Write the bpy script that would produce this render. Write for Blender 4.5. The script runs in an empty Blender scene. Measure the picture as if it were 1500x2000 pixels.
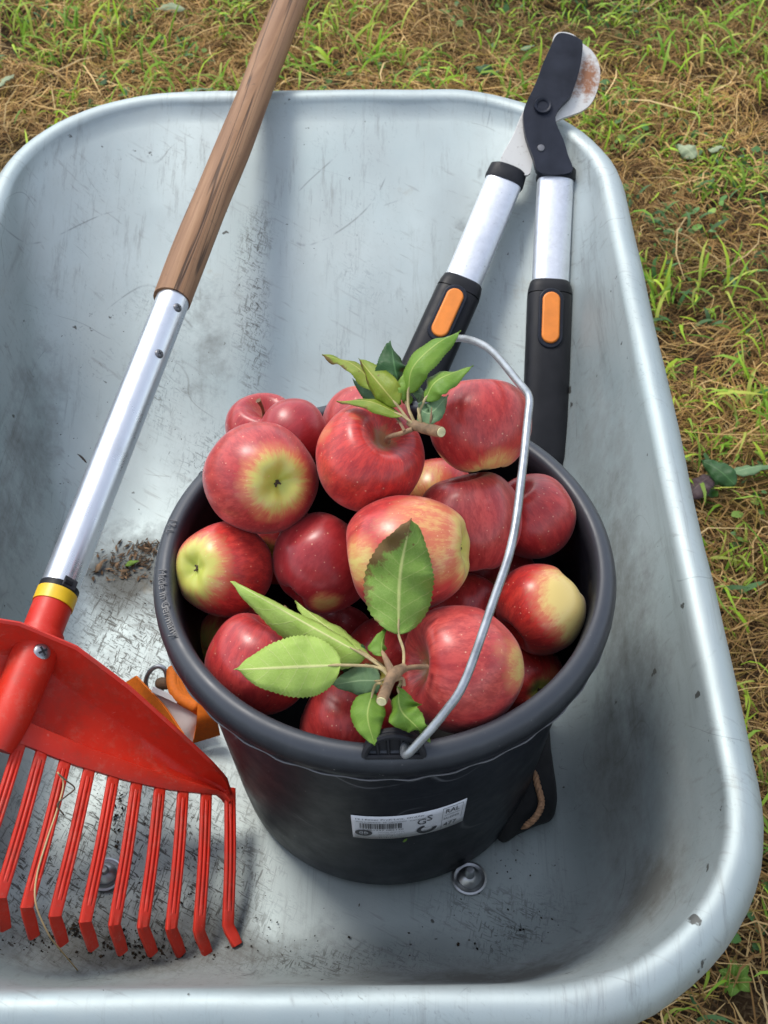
import bpy, bmesh, math, random
import numpy as np
from mathutils import Vector, Matrix, Quaternion, noise

random.seed(7); np.random.seed(7)
SC = bpy.context.scene
COL = SC.collection
PI = math.pi

# ------------------------------------------------------------------ camera
CAM = np.array([0.0, -0.5079, 0.9086])            # tray floor is z = 0, bucket axis is x = y = 0
PITCH, ROLL, FPX = 0.86822, -0.00964, 2400.0       # focal length in pixels of the 1500 x 2000 picture
FW = np.array([0, math.cos(PITCH), -math.sin(PITCH)])
_U = np.array([0, math.sin(PITCH), math.cos(PITCH)]); _R = np.array([1.0, 0, 0])
RT = math.cos(ROLL)*_R + math.sin(ROLL)*_U
UP = -math.sin(ROLL)*_R + math.cos(ROLL)*_U
cd = bpy.data.cameras.new('camera'); cam = bpy.data.objects.new('camera', cd); COL.objects.link(cam)
M = Matrix(((RT[0], UP[0], -FW[0], CAM[0]), (RT[1], UP[1], -FW[1], CAM[1]), (RT[2], UP[2], -FW[2], CAM[2]), (0, 0, 0, 1)))
cam.matrix_world = M
cd.sensor_fit = 'VERTICAL'; cd.sensor_height = 36; cd.sensor_width = 27; cd.lens = FPX/2000*36
cd.clip_start = 0.02; cd.clip_end = 500
cd.dof.use_dof = True; cd.dof.focus_distance = 0.86; cd.dof.aperture_fstop = 22
SC.camera = cam

# ------------------------------------------------------------------ sky and sun (bright, softly veiled day)
SUN_AZ, SUN_EL = math.radians(-42), math.radians(58)     # azimuth from +y towards +x
w = bpy.data.worlds.new('World'); SC.world = w; w.use_nodes = True
nt = w.node_tree; nt.nodes.clear()
sky = nt.nodes.new('ShaderNodeTexSky'); sky.sky_type = 'NISHITA'; sky.sun_disc = False
sky.sun_elevation = SUN_EL; sky.sun_rotation = SUN_AZ; sky.air_density = 1.0; sky.dust_density = 1.2
hs = nt.nodes.new('ShaderNodeHueSaturation'); hs.inputs['Saturation'].default_value = 0.52
bg = nt.nodes.new('ShaderNodeBackground'); bg.inputs['Strength'].default_value = 0.15
wo = nt.nodes.new('ShaderNodeOutputWorld')
nt.links.new(sky.outputs[0], hs.inputs['Color']); nt.links.new(hs.outputs[0], bg.inputs['Color']); nt.links.new(bg.outputs[0], wo.inputs['Surface'])
sd = bpy.data.lights.new('sun', 'SUN'); sd.energy = 1.05; sd.angle = math.radians(16); sd.color = (1.0, 0.955, 0.88)
so = bpy.data.objects.new('sun', sd); COL.objects.link(so); so.location = (-2, 2, 5)
sdir = Vector((math.sin(SUN_AZ)*math.cos(SUN_EL), math.cos(SUN_AZ)*math.cos(SUN_EL), math.sin(SUN_EL)))
so.rotation_euler = sdir.to_track_quat('Z', 'Y').to_euler()
SC.view_settings.view_transform = 'Standard'; SC.view_settings.look = 'None'
SC.view_settings.exposure = 1.08; SC.view_settings.gamma = 1.0
SC.render.engine = 'CYCLES'
SC.cycles.max_bounces = 6; SC.cycles.diffuse_bounces = 3; SC.cycles.glossy_bounces = 4; SC.cycles.transmission_bounces = 3; SC.cycles.caustics_reflective = False; SC.cycles.caustics_refractive = False
SC.render.resolution_x = 768; SC.render.resolution_y = 1024

# ------------------------------------------------------------------ layout helpers
def ray(x, y):
    d = FW + (x-750)/FPX*RT - (y-1000)/FPX*UP
    return d
def at(x, y, z):
    d = ray(x, y); t = (z-CAM[2])/d[2]
    return Vector(CAM + d*t)
def hit(x, y, P0, n):
    d = Vector(ray(x, y)); c = Vector(CAM)
    return c + d*((P0-c).dot(n)/d.dot(n))
def cdir(r, u, t):
    """direction given as right / up / towards the viewer"""
    v = Vector(RT)*r + Vector(UP)*u - Vector(FW)*t
    return v.normalized()
GROUND = -0.36

# ------------------------------------------------------------------ material helpers
class NT:
    def __init__(s, name):
        s.m = bpy.data.materials.new(name); s.m.use_nodes = True
        s.t = s.m.node_tree; s.t.nodes.clear()
        s.out = s.t.nodes.new('ShaderNodeOutputMaterial')
        s.p = s.t.nodes.new('ShaderNodeBsdfPrincipled'); s.l(s.p.outputs[0], s.out.inputs['Surface'])
    def n(s, kind, **kw):
        nd = s.t.nodes.new('ShaderNode'+kind)
        for k, v in kw.items(): setattr(nd, k, v)
        return nd
    def l(s, a, b): s.t.links.new(a, b)
    def set(s, **kw):
        for k, v in kw.items():
            i = s.p.inputs[k.replace('_', ' ')]
            if hasattr(v, 'links') or isinstance(v, bpy.types.NodeSocket): s.l(v, i)
            else: i.default_value = (*v, 1) if isinstance(v, tuple) and len(i.default_value) == 4 else v
    def coord(s, which='Object'): return s.n('TexCoord').outputs[which]
    def attr(s, name):
        a = s.n('Attribute'); a.attribute_name = name; return a
    def map(s, vec, scale=(1, 1, 1), rot=(0, 0, 0), loc=(0, 0, 0)):
        if tuple(rot) != (0, 0, 0):                                  # turn first, then stretch, so streaks run askew
            r = s.n('Mapping'); s.l(vec, r.inputs[0]); r.inputs['Rotation'].default_value = rot; vec = r.outputs[0]
        m = s.n('Mapping'); s.l(vec, m.inputs[0]); m.inputs['Scale'].default_value = scale
        m.inputs['Location'].default_value = loc
        return m.outputs[0]
    def noise(s, vec, scale, detail=4, rough=0.55, dist=0.0):
        t = s.n('TexNoise'); s.l(vec, t.inputs['Vector']); t.inputs['Scale'].default_value = scale
        t.inputs['Detail'].default_value = detail; t.inputs['Roughness'].default_value = rough; t.inputs['Distortion'].default_value = dist
        return t.outputs['Fac']
    def vor(s, vec, scale, out='Distance', feature='F1'):
        t = s.n('TexVoronoi'); t.feature = feature; s.l(vec, t.inputs['Vector']); t.inputs['Scale'].default_value = scale
        return t.outputs[out]
    def ramp(s, fac, stops, interp='LINEAR'):
        r = s.n('ValToRGB'); s.l(fac, r.inputs[0]); e = r.color_ramp.elements; r.color_ramp.interpolation = interp
        while len(e) < len(stops): e.new(0.5)
        for k, (p, c) in enumerate(stops):
            e[k].position = p; e[k].color = (c, c, c, 1) if not isinstance(c, tuple) else (*c, 1)
        return r.outputs[0]
    def mix(s, fac, a, b, mode='MIX'):
        m = s.n('MixRGB'); m.blend_type = mode
        for v, i in ((fac, 0), (a, 1), (b, 2)):
            if isinstance(v, bpy.types.NodeSocket): s.l(v, m.inputs[i])
            elif isinstance(v, tuple): m.inputs[i].default_value = (*v, 1)
            else: m.inputs[i].default_value = v if i == 0 else (v, v, v, 1)
        return m.outputs[0]
    def math(s, op, a, b=0.0, clamp=False):
        m = s.n('Math'); m.operation = op; m.use_clamp = clamp
        for v, i in ((a, 0), (b, 1)):
            if isinstance(v, bpy.types.NodeSocket): s.l(v, m.inputs[i])
            else: m.inputs[i].default_value = v
        return m.outputs[0]
    def bump(s, h, strength=0.3, dist=0.001):
        b = s.n('Bump'); s.l(h, b.inputs['Height']); b.inputs['Strength'].default_value = strength; b.inputs['Distance'].default_value = dist
        s.l(b.outputs[0], s.p.inputs['Normal']); return b

def simple(name, col, rough=0.5, metal=0.0, var=0.12, scale=60, bump=0.1, bdist=0.0005, spec=0.5):
    k = NT(name); o = k.coord(); n1 = k.noise(o, scale, 5, 0.6); n2 = k.noise(o, scale*0.13, 3)
    f = k.math('ADD', k.math('MULTIPLY', n1, 0.6), k.math('MULTIPLY', n2, 0.4))
    dark = tuple(c*(1-var*2) for c in col); lite = tuple(min(1, c*(1+var*2)) for c in col)
    k.set(Base_Color=k.ramp(f, [(0.3, dark), (0.7, lite)]), Metallic=metal, Specular_IOR_Level=spec)
    k.set(Roughness=k.ramp(n1, [(0.3, max(0.02, rough-0.08)), (0.7, min(1, rough+0.08))]))
    if bump: k.bump(n1, bump, bdist)
    return k.m

# galvanised steel ---------------------------------------------------
def mat_tray():
    k = NT('galvanised_steel'); o = k.coord()
    big = k.noise(o, 5, 4, 0.6); cloud = k.noise(k.map(o, (1, .35, 1)), 22, 5, 0.6)
    base = k.mix(k.ramp(big, [(.35, 0.0), (.7, 1.0)]), (.345, .405, .403), (.435, .49, .482))
    base = k.mix(k.ramp(cloud, [(.3, .0), (.75, .55)]), base, (.40, .43, .42))
    # long rub marks along the load direction and across the floor
    st = k.noise(k.map(o, (120, 4, 30), rot=(0, 0, .03)), 1.0, 5, .78, 0.)
    stm = k.noise(o, 9, 3); st = k.math('MULTIPLY', k.ramp(st, [(.53, 0.), (.68, 1.)]), k.ramp(stm, [(.40, 0.), (.58, 1.)]))
    base = k.mix(k.math('MULTIPLY', st, .42), base, (.16, .16, .145))
    sc = k.noise(k.map(o, (22, 210, 60), rot=(0, 0, .5)), 1.0, 3, .6)
    scm = k.noise(k.map(o, loc=(3, 1, 0)), 12, 3); sc = k.math('MULTIPLY', k.ramp(sc, [(.60, 0.), (.67, 1.)]), k.ramp(scm, [(.44, 0.), (.56, 1.)]))
    base = k.mix(k.math('MULTIPLY', sc, .28), base, (.18, .17, .15))
    # fine dark scuffs in patches, many short strokes
    ft = k.noise(k.map(o, (150, 300, 150), rot=(0, 0, .9)), 1.0, 4, .75, .8)
    fm = k.noise(k.map(o, loc=(7, 2, 1)), 6, 6, .72)
    fs = k.math('MULTIPLY', k.ramp(ft, [(.58, 0.), (.66, 1.)]), k.ramp(fm, [(.47, 0.), (.66, 1.)]))
    base = k.mix(k.math('MULTIPLY', fs, .5), base, (.11, .105, .09))
    # dark specks: ragged crumbs pressed into the zinc, in clusters
    wv2 = k.n('VectorMath'); wv2.operation = 'ADD'; k.l(o, wv2.inputs[0])
    nz = k.n('TexNoise'); k.l(o, nz.inputs['Vector']); nz.inputs['Scale'].default_value = 160; nz.inputs['Detail'].default_value = 3
    vs = k.n('VectorMath'); vs.operation = 'SCALE'; k.l(nz.outputs['Color'], vs.inputs[0]); vs.inputs['Scale'].default_value = .012; k.l(vs.outputs[0], wv2.inputs[1])
    v1 = k.n('TexVoronoi'); k.l(wv2.outputs[0], v1.inputs['Vector']); v1.inputs['Scale'].default_value = 62
    sx1 = k.n('SeparateXYZ'); k.l(v1.outputs['Color'], sx1.inputs[0]); dm = k.noise(o, 8, 4, .75)
    th = k.math('MULTIPLY', k.ramp(sx1.outputs[0], [(.55, 0.), (1., 1.)]), k.math('MULTIPLY', k.ramp(dm, [(.42, 0.), (.66, 1.)]), .34))
    d1 = k.ramp(k.math('SUBTRACT', th, v1.outputs['Distance']), [(.0, 0.), (.05, 1.)])
    base = k.mix(k.math('MULTIPLY', d1, .85), base, (.05, .046, .038))
    # heavily scuffed areas: dense short black strokes and crazed scratches
    scf = k.attr('scuff').outputs['Fac']
    s1 = k.noise(k.map(o, (70, 340, 120), rot=(0, 0, .55)), 1., 3, .7, 1.2); s2 = k.noise(k.map(o, (380, 60, 120), rot=(0, 0, .25)), 1., 3, .7, 1.2)
    sm_ = k.math('MAXIMUM', k.ramp(s1, [(.54, 0.), (.61, 1.)]), k.ramp(s2, [(.55, 0.), (.62, 1.)]))
    sm_ = k.math('MULTIPLY', sm_, k.ramp(k.math('ADD', k.math('MULTIPLY', scf, .62), k.math('MULTIPLY', k.noise(o, 18, 5, .7), .55)), [(.36, 0.), (.66, 1.)]))
    base = k.mix(k.math('MULTIPLY', sm_, .90), base, (.05, .047, .04))
    # random hairline scratches: contour lines of slow noise
    for (sc_, lo, wd, cl, am) in ((7.5, (0, 0, 0), .0014, (.10, .10, .095), .5), (13., (4, 2, 1), .0018, (.12, .115, .10), .42)):
        hn_ = k.noise(k.map(o, (1, .45, 1), rot=(0, 0, lo[0]*.35+.4), loc=lo), sc_, 1.0, .3, 0.); hl = k.ramp(k.math('ABSOLUTE', k.math('SUBTRACT', hn_, .5)), [(wd*.4, 1.), (wd, 0.)])
        hm = k.ramp(k.noise(k.map(o, loc=(lo[1], lo[0], 2)), 16, 4, .7), [(.50, 0.), (.60, 1.)])
        base = k.mix(k.math('MULTIPLY', k.math('MULTIPLY', hl, hm), am), base, cl)
    # soil smears: attribute painted where soil has gathered (own shape, broken by noise)
    dirt = k.attr('dirt').outputs['Fac']; dn = k.noise(o, 26, 5, .72, 0.)
    dd = k.ramp(k.math('ADD', k.math('MULTIPLY', dirt, .55), k.math('MULTIPLY', dn, .6)), [(.44, 0.), (.76, 1.)])
    base = k.mix(k.math('MULTIPLY', dd, .78), base, (.075, .066, .05))
    rust = k.ramp(k.noise(k.map(o, loc=(1, 5, 2)), 11, 6, .75), [(.66, 0.), (.78, 1.)])
    base = k.mix(k.math('MULTIPLY', rust, .45), base, (.27, .21, .12))
    k.set(Base_Color=base, Metallic=k.ramp(dd, [(0, .68), (1, .32)]))
    rg = k.math('ADD', k.ramp(cloud, [(.3, .54), (.7, .66)]), k.math('MULTIPLY', dd, .22))
    k.set(Roughness=rg, Specular_IOR_Level=.5)
    h = k.math('MULTIPLY', k.noise(o, 70, 3, .6), .5)
    h = k.math('ADD', h, k.math('MULTIPLY', k.math('MAXIMUM', s1, s2), -.7))
    k.bump(h, .22, .0009)
    return k.m

def mat_bucket():
    k = NT('black_recycled_plastic'); o = k.coord()
    n = k.noise(o, 45, 5, .65); n2 = k.noise(k.map(o, (1, 1, .25)), 14, 4, .6)
    c = k.mix(k.ramp(n2, [(.35, 0.), (.7, 1.)]), (.0035, .0042, .0066), (.0065, .0078, .0118))
    sp = k.math('MULTIPLY', k.ramp(k.vor(o, 150), [(.05, 1.), (.10, 0.)]), k.ramp(k.noise(o, 16, 4), [(.54, 0.), (.6, 1.)]))
    c = k.mix(k.math('MULTIPLY', sp, .55), c, (.22, .21, .2))
    sm = k.ramp(k.noise(k.map(o, loc=(2, 3, 1)), 18, 6, .75), [(.6, 0.), (.78, 1.)])
    c = k.mix(k.math('MULTIPLY', sm, .35), c, (.10, .09, .075))
    hz = k.noise(k.map(o, loc=(5, 1, 2)), 7.5, 3, .3); hl = k.ramp(k.math('ABSOLUTE', k.math('SUBTRACT', hz, .5)), [(.0015, 1.), (.004, 0.)])
    c = k.mix(k.math('MULTIPLY', hl, k.ramp(k.noise(o, 20, 3), [(.5, 0.), (.6, .35)])), c, (.20, .20, .21))
    sc = k.noise(k.map(o, (40, 40, 400)), 1., 3, .5); sc = k.ramp(sc, [(.64, 0.), (.7, 1.)])
    c = k.mix(k.math('MULTIPLY', sc, .12), c, (.12, .12, .13))
    sz = k.n('SeparateXYZ'); k.l(o, sz.inputs[0]); rim_skylight = k.ramp(k.math('ADD', sz.outputs[2], k.math('MULTIPLY', k.noise(o, 60, 5, .7), .006)), [(.250, 0.), (.262, 1.)])
    c = k.mix(k.math('MULTIPLY', rim_skylight, .75), c, (.044, .050, .060))  # sky light on the upturned rim, painted in as a paler grey
    k.set(Base_Color=c, Roughness=k.ramp(n, [(.3, .36), (.7, .50)]), Specular_IOR_Level=k.ramp(rim_skylight, [(0., .16), (1., .48)]))
    k.bump(n, .10, .0007)
    return k.m

def mat_apple():
    k = NT('apple_skin'); o = k.coord()
    bl = k.attr('blush').outputs['Fac']; tone = k.attr('tone').outputs['Fac']; rus = k.attr('russet').outputs['Fac']
    # meridian streaks: stretch along the core axis
    sx = k.n('SeparateXYZ'); k.l(o, sx.inputs[0])
    r2 = k.math('SQRT', k.math('ADD', k.math('MULTIPLY', sx.outputs[0], sx.outputs[0]), k.math('MULTIPLY', sx.outputs[1], sx.outputs[1])))
    r2 = k.math('ADD', r2, .004)
    cx = k.n('CombineXYZ'); k.l(k.math('DIVIDE', sx.outputs[0], r2), cx.inputs[0]); k.l(k.math('DIVIDE', sx.outputs[1], r2), cx.inputs[1])
    k.l(k.math('MULTIPLY', sx.outputs[2], 12.0), cx.inputs[2])
    oi = k.n('ObjectInfo'); va = k.n('VectorMath'); va.operation = 'ADD'; k.l(cx.outputs[0], va.inputs[0])
    cr = k.n('CombineXYZ'); rr = k.math('MULTIPLY', oi.outputs['Random'], 40.0)
    for i in range(3): k.l(rr, cr.inputs[i])
    k.l(cr.outputs[0], va.inputs[1])
    streak = k.math('ADD', k.math('MULTIPLY', k.noise(va.outputs[0], 8, 4, .6), .6), k.math('MULTIPLY', k.noise(va.outputs[0], 30, 4, .7), .4)); broad = k.noise(va.outputs[0], 2.2, 3, .5)
    vo = k.n('VectorMath'); vo.operation = 'ADD'; k.l(o, vo.inputs[0]); k.l(cr.outputs[0], vo.inputs[1])
    mott = k.noise(vo.outputs[0], 130, 4, .6)
    b = k.math('ADD', bl, k.math('MULTIPLY', k.math('SUBTRACT', streak, .5), 1.0))
    b = k.math('ADD', b, k.math('MULTIPLY', k.math('SUBTRACT', mott, .5), .22), True)
    red = k.mix(tone, (.30, .014, .022), (.58, .024, .013))
    pk = k.attr('pink').outputs['Fac']
    red = k.mix(k.math('MULTIPLY', k.ramp(broad, [(.28, .15), (.68, .85)]), pk, True), red, (.60, .095, .072))
    red = k.mix(k.ramp(streak, [(.43, .65), (.57, 0.)]), red, (.25, .010, .013))
    yel = k.mix(k.attr('green').outputs['Fac'], (.70, .50, .17), (.44, .47, .07))
    mid = (.62, .20, .085)
    col = k.mix(k.ramp(b, [(.10, 0.), (.42, 1.)]), yel, mid)
    col = k.mix(k.ramp(b, [(.34, 0.), (.72, 1.)]), col, red)
    # lenticels
    v = k.n('TexVoronoi'); k.l(vo.outputs[0], v.inputs['Vector']); v.inputs['Scale'].default_value = 290
    sz = k.n('SeparateXYZ'); k.l(v.outputs['Color'], sz.inputs[0])
    th = k.math('MULTIPLY', k.ramp(sz.outputs[0], [(.2, 0.), (1., 1.)]), .21)
    dot = k.math('SUBTRACT', 1.0, k.math('DIVIDE', v.outputs['Distance'], k.math('ADD', th, .001)), True)
    dot = k.ramp(dot, [(0., 0.), (.35, 1.)])
    col = k.mix(k.math('MULTIPLY', dot, .46), col, (.80, .46, .30))
    sc = k.noise(vo.outputs[0], 34, 6, .8, 1.0); scm = k.ramp(k.noise(vo.outputs[0], 15, 2), [(.60, 0.), (.68, 1.)])
    scar = k.math('MULTIPLY', k.ramp(sc, [(.60, 0.), (.66, 1.)]), scm); col = k.mix(k.math('MULTIPLY', scar, .55), col, (.22, .10, .045))
    dust = k.ramp(k.noise(vo.outputs[0], 75, 6, .8), [(.56, 0.), (.75, 1.)]); col = k.mix(k.math('MULTIPLY', dust, .08), col, (.62, .42, .38))
    rn = k.ramp(k.math('ADD', rus, k.math('MULTIPLY', k.math('SUBTRACT', k.noise(vo.outputs[0], 260, 4, .7), .5), .9)), [(.35, 0.), (.7, 1.)])
    col = k.mix(k.math('MULTIPLY', rn, .75), col, (.25, .16, .06))
    k.set(Base_Color=col, Roughness=k.math('ADD', k.ramp(mott, [(.3, .30), (.7, .44)]), k.math('MULTIPLY', dust, .18)), Specular_IOR_Level=.45)
    k.set(Coat_Weight=.16, Coat_Roughness=.22, Sheen_Weight=.10, Sheen_Roughness=.45)
    k.bump(k.noise(vo.outputs[0], 90, 2), .10, .0012)
    return k.m

def mat_leaf(name, top, top2, vein, veinw=.5, rough=.45, brown=0.0):
    k = NT(name); uv = k.n('UVMap').outputs[0]; o = k.coord()
    sx = k.n('SeparateXYZ'); k.l(uv, sx.inputs[0])
    a = k.math('ABSOLUTE', k.math('SUBTRACT', sx.outputs[0], .5)); t = sx.outputs[1]
    ph = k.math('FRACT', k.math('MULTIPLY', k.math('SUBTRACT', t, k.math('MULTIPLY', a, .38)), 8.0))
    sv = k.math('ABSOLUTE', k.math('SUBTRACT', ph, .5))
    sv = k.math('MULTIPLY', k.ramp(sv, [(0., 1.), (.055, 0.)]), k.ramp(k.noise(o, 150, 3), [(.3, .35), (.65, 1.)]))
    mv = k.ramp(a, [(.010, 1.), (.034, 0.)])
    ret = k.ramp(k.vor(k.map(uv, (14, 34, 1)), 1.0, feature='DISTANCE_TO_EDGE'), [(0., 1.), (.09, 0.)])
    n = k.noise(o, 60, 4, .6)
    col = k.mix(k.ramp(n, [(.3, 0.), (.7, 1.)]), top, top2)
    col = k.mix(k.math('MULTIPLY', ret, .16*veinw), col, vein)
    col = k.mix(k.math('MULTIPLY', sv, .60*veinw), col, vein)
    col = k.mix(k.math('MULTIPLY', mv, .95), col, tuple(min(1, c*1.15) for c in vein))
    if brown:
        bn = k.noise(o, 120, 5, .7); edge = k.math('ADD', k.math('MULTIPLY', k.math('SUBTRACT', .62, sx.outputs[0]), .9), k.math('MULTIPLY', k.math('MULTIPLY', t, t), .62))
        bb = k.ramp(k.math('ADD', k.math('MULTIPLY', edge, .55), k.math('MULTIPLY', bn, .65)), [(.72-.1*brown, 0.), (.80-.1*brown, 1.)])
        col = k.mix(k.math('MULTIPLY', bb, .9), col, (.16, .075, .03))
        sp = k.ramp(k.vor(k.map(o, loc=(.3, .1, 0)), 190), [(.10, 1.), (.2, 0.)]); sp = k.math('MULTIPLY', sp, k.ramp(k.noise(o, 40), [(.5, 0.), (.6, 1.)]))
        col = k.mix(k.math('MULTIPLY', sp, .8), col, (.17, .07, .03))
    bl = k.noise(o, 28, 5, .7); col = k.mix(k.ramp(bl, [(.48, 0.), (.72, .45)]), col, tuple(c*.62 for c in top))
    fl = k.math('MULTIPLY', k.ramp(k.vor(k.map(o, loc=(.1, .4, .2)), 230), [(.05, 1.), (.12, 0.)]), k.ramp(k.noise(o, 55, 3), [(.54, 0.), (.6, 1.)])); col = k.mix(k.math('MULTIPLY', fl, .7), col, (.15, .09, .03))
    k.set(Base_Color=col, Roughness=k.ramp(bl, [(.3, rough-.08), (.7, rough+.08)]), Specular_IOR_Level=.28)
    tr = k.n('BsdfTranslucent'); k.l(col, tr.inputs[0]); ms = k.n('MixShader'); ms.inputs[0].default_value = .22
    k.l(k.p.outputs[0], ms.inputs[1]); k.l(tr.outputs[0], ms.inputs[2]); k.l(ms.outputs[0], k.out.inputs['Surface'])
    h = k.math('ADD', k.math('MULTIPLY', sv, .7), mv); h = k.math('ADD', h, k.math('MULTIPLY', ret, .35))
    k.bump(h, .35, .0006)
    return k.m

def mat_wood():
    k = NT('weathered_wood'); o = k.coord()
    g = k.noise(k.map(o, (90, 90, 4)), 1.0, 6, .65, .7); g2 = k.noise(k.map(o, (30, 30, 2.2)), 1.0, 4, .6, 1.2)
    c = k.ramp(g, [(.28, (.14, .064, .030)), (.5, (.28, .148, .072)), (.74, (.40, .235, .125))])
    c = k.mix(k.ramp(g2, [(.35, .40), (.65, 0.)]), c, (.16, .078, .040))
    cr = k.noise(k.map(o, (46, 46, 1.5), loc=(1.3, .2, 0)), 1.0, 3, .5, .6)
    crk = k.ramp(k.math('ABSOLUTE', k.math('SUBTRACT', cr, .5)), [(.003, 1.), (.014, 0.)])
    c = k.mix(k.math('MULTIPLY', crk, .75), c, (.02, .012, .008))
    sp = k.ramp(k.noise(o, 120, 4, .7), [(.62, 0.), (.72, 1.)]); c = k.mix(k.math('MULTIPLY', sp, .5), c, (.07, .04, .025))
    k.set(Base_Color=c, Roughness=.62, Specular_IOR_Level=.35)
    k.bump(k.math('SUBTRACT', g, k.math('MULTIPLY', crk, 1.5)), .5, .0008)
    return k.m

def mat_alu(name, col=(.72, .74, .77), rough=.3, axis_scale=(220, 220, 3)):
    k = NT(name); o = k.coord()
    g = k.noise(k.map(o, axis_scale), 1., 4, .6); n = k.noise(o, 40, 5, .7)
    d = k.math('MULTIPLY', k.ramp(k.vor(k.map(o, (1, 1, .4)), 140), [(.06, 1.), (.12, 0.)]), k.ramp(n, [(.5, 0.), (.58, 1.)]))
    c = k.mix(k.ramp(g, [(.3, 0.), (.7, 1.)]), tuple(x*.9 for x in col), col)
    c = k.mix(k.math('MULTIPLY', d, .6), c, (.2, .2, .2))
    gr = k.ramp(k.noise(k.map(o, loc=(3, 1, 4)), 30, 6, .8), [(.5, 0.), (.72, 1.)]); c = k.mix(k.math('MULTIPLY', gr, .28), c, (.34, .33, .30))
    hs_ = k.noise(k.map(o, (60, 60, 520), rot=(.4, .2, 0)), 1., 3, .6); c = k.mix(k.math('MULTIPLY', k.ramp(hs_, [(.64, 0.), (.69, 1.)]), k.math('MULTIPLY', gr, .7)), c, (.18, .18, .18))
    k.set(Base_Color=c, Metallic=.85, Roughness=k.ramp(n, [(.3, rough-.06), (.7, rough+.08)]))
    k.bump(g, .06, .0003)
    return k.m

def mat_red():
    k = NT('red_plastic'); o = k.coord(); n = k.noise(o, 35, 5, .65); n2 = k.noise(o, 9, 4, .6)
    c = k.mix(k.ramp(n2, [(.35, 0.), (.7, 1.)]), (.56, .020, .009), (.68, .036, .015))
    sc = k.noise(k.map(o, (30, 330, 330), rot=(.3, .5, .4)), 1., 3, .6)
    sc = k.math('MULTIPLY', k.ramp(sc, [(.64, 0.), (.70, 1.)]), k.ramp(n, [(.48, 0.), (.6, 1.)]))
    c = k.mix(k.math('MULTIPLY', sc, .4), c, (.72, .22, .18))
    dt = k.ramp(k.noise(k.map(o, loc=(4, 1, 2)), 24, 6, .75), [(.50, 0.), (.68, 1.)])
    c = k.mix(k.math('MULTIPLY', dt, .38), c, (.22, .06, .038))
    du = k.ramp(k.noise(k.map(o, loc=(2, 6, 1)), 70, 6, .8), [(.52, 0.), (.70, 1.)]); c = k.mix(k.math('MULTIPLY', du, .22), c, (.50, .25, .18))
    k.set(Base_Color=c, Roughness=k.ramp(n, [(.3, .36), (.7, .52)]), Specular_IOR_Level=.4)
    k.bump(n, .15, .0005)
    return k.m

def mat_blade(rc):
    k = NT('rusty_blade_steel'); o = k.coord(); n = k.noise(o, 75, 6, .8); n2 = k.noise(o, 190, 5, .75)
    ds = k.n('VectorMath'); ds.operation = 'DISTANCE'; k.l(o, ds.inputs[0]); ds.inputs[1].default_value = rc; m = k.ramp(ds.outputs['Value'], [(.0, 1.), (.036, 0.)])
    r = k.ramp(k.math('ADD', k.math('MULTIPLY', n, .75), k.math('MULTIPLY', m, .35)), [(.50, 0.), (.66, 1.)])
    c = k.mix(r, (.56, .55, .51), (.27, .11, .045)); c = k.mix(k.ramp(n2, [(.58, 0.), (.72, .7)]), c, (.16, .12, .09))
    k.set(Base_Color=c, Metallic=k.ramp(r, [(0, .35), (1, 0.)]), Roughness=.45); k.bump(n2, .25, .0005)
    return k.m

def mat_vcol(name, rough=.75, spec=.25, trans=.0):
    k = NT(name); c = k.attr('Col').outputs['Color']
    k.set(Base_Color=c, Roughness=rough, Specular_IOR_Level=spec)
    if trans:
        tr = k.n('BsdfTranslucent'); k.l(c, tr.inputs[0]); ms = k.n('MixShader'); ms.inputs[0].default_value = trans
        k.l(k.p.outputs[0], ms.inputs[1]); k.l(tr.outputs[0], ms.inputs[2]); k.l(ms.outputs[0], k.out.inputs['Surface'])
    return k.m

def mat_ground():
    k = NT('thatch_soil'); o = k.coord()
    n = k.noise(o, 30, 8, .7); n2 = k.noise(o, 3.5, 4, .6); f = k.noise(k.map(o, (240, 60, 1), rot=(0, 0, .6)), 1., 4, .6); f2 = k.noise(k.map(o, (60, 240, 1), rot=(0, 0, .3)), 1., 4, .6)
    c = k.ramp(n, [(.28, (.018, .011, .006)), (.55, (.075, .043, .020)), (.8, (.20, .12, .055))])
    c = k.mix(k.ramp(k.math('MAXIMUM', f, f2), [(.55, 0.), (.72, .8)]), c, (.30, .205, .105))
    c = k.mix(k.ramp(n2, [(.52, 0.), (.72, .55)]), c, (.085, .115, .025))
    k.set(Base_Color=c, Roughness=.9, Specular_IOR_Level=.15); k.bump(k.math('ADD', n, f), .8, .012)
    return k.m

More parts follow.
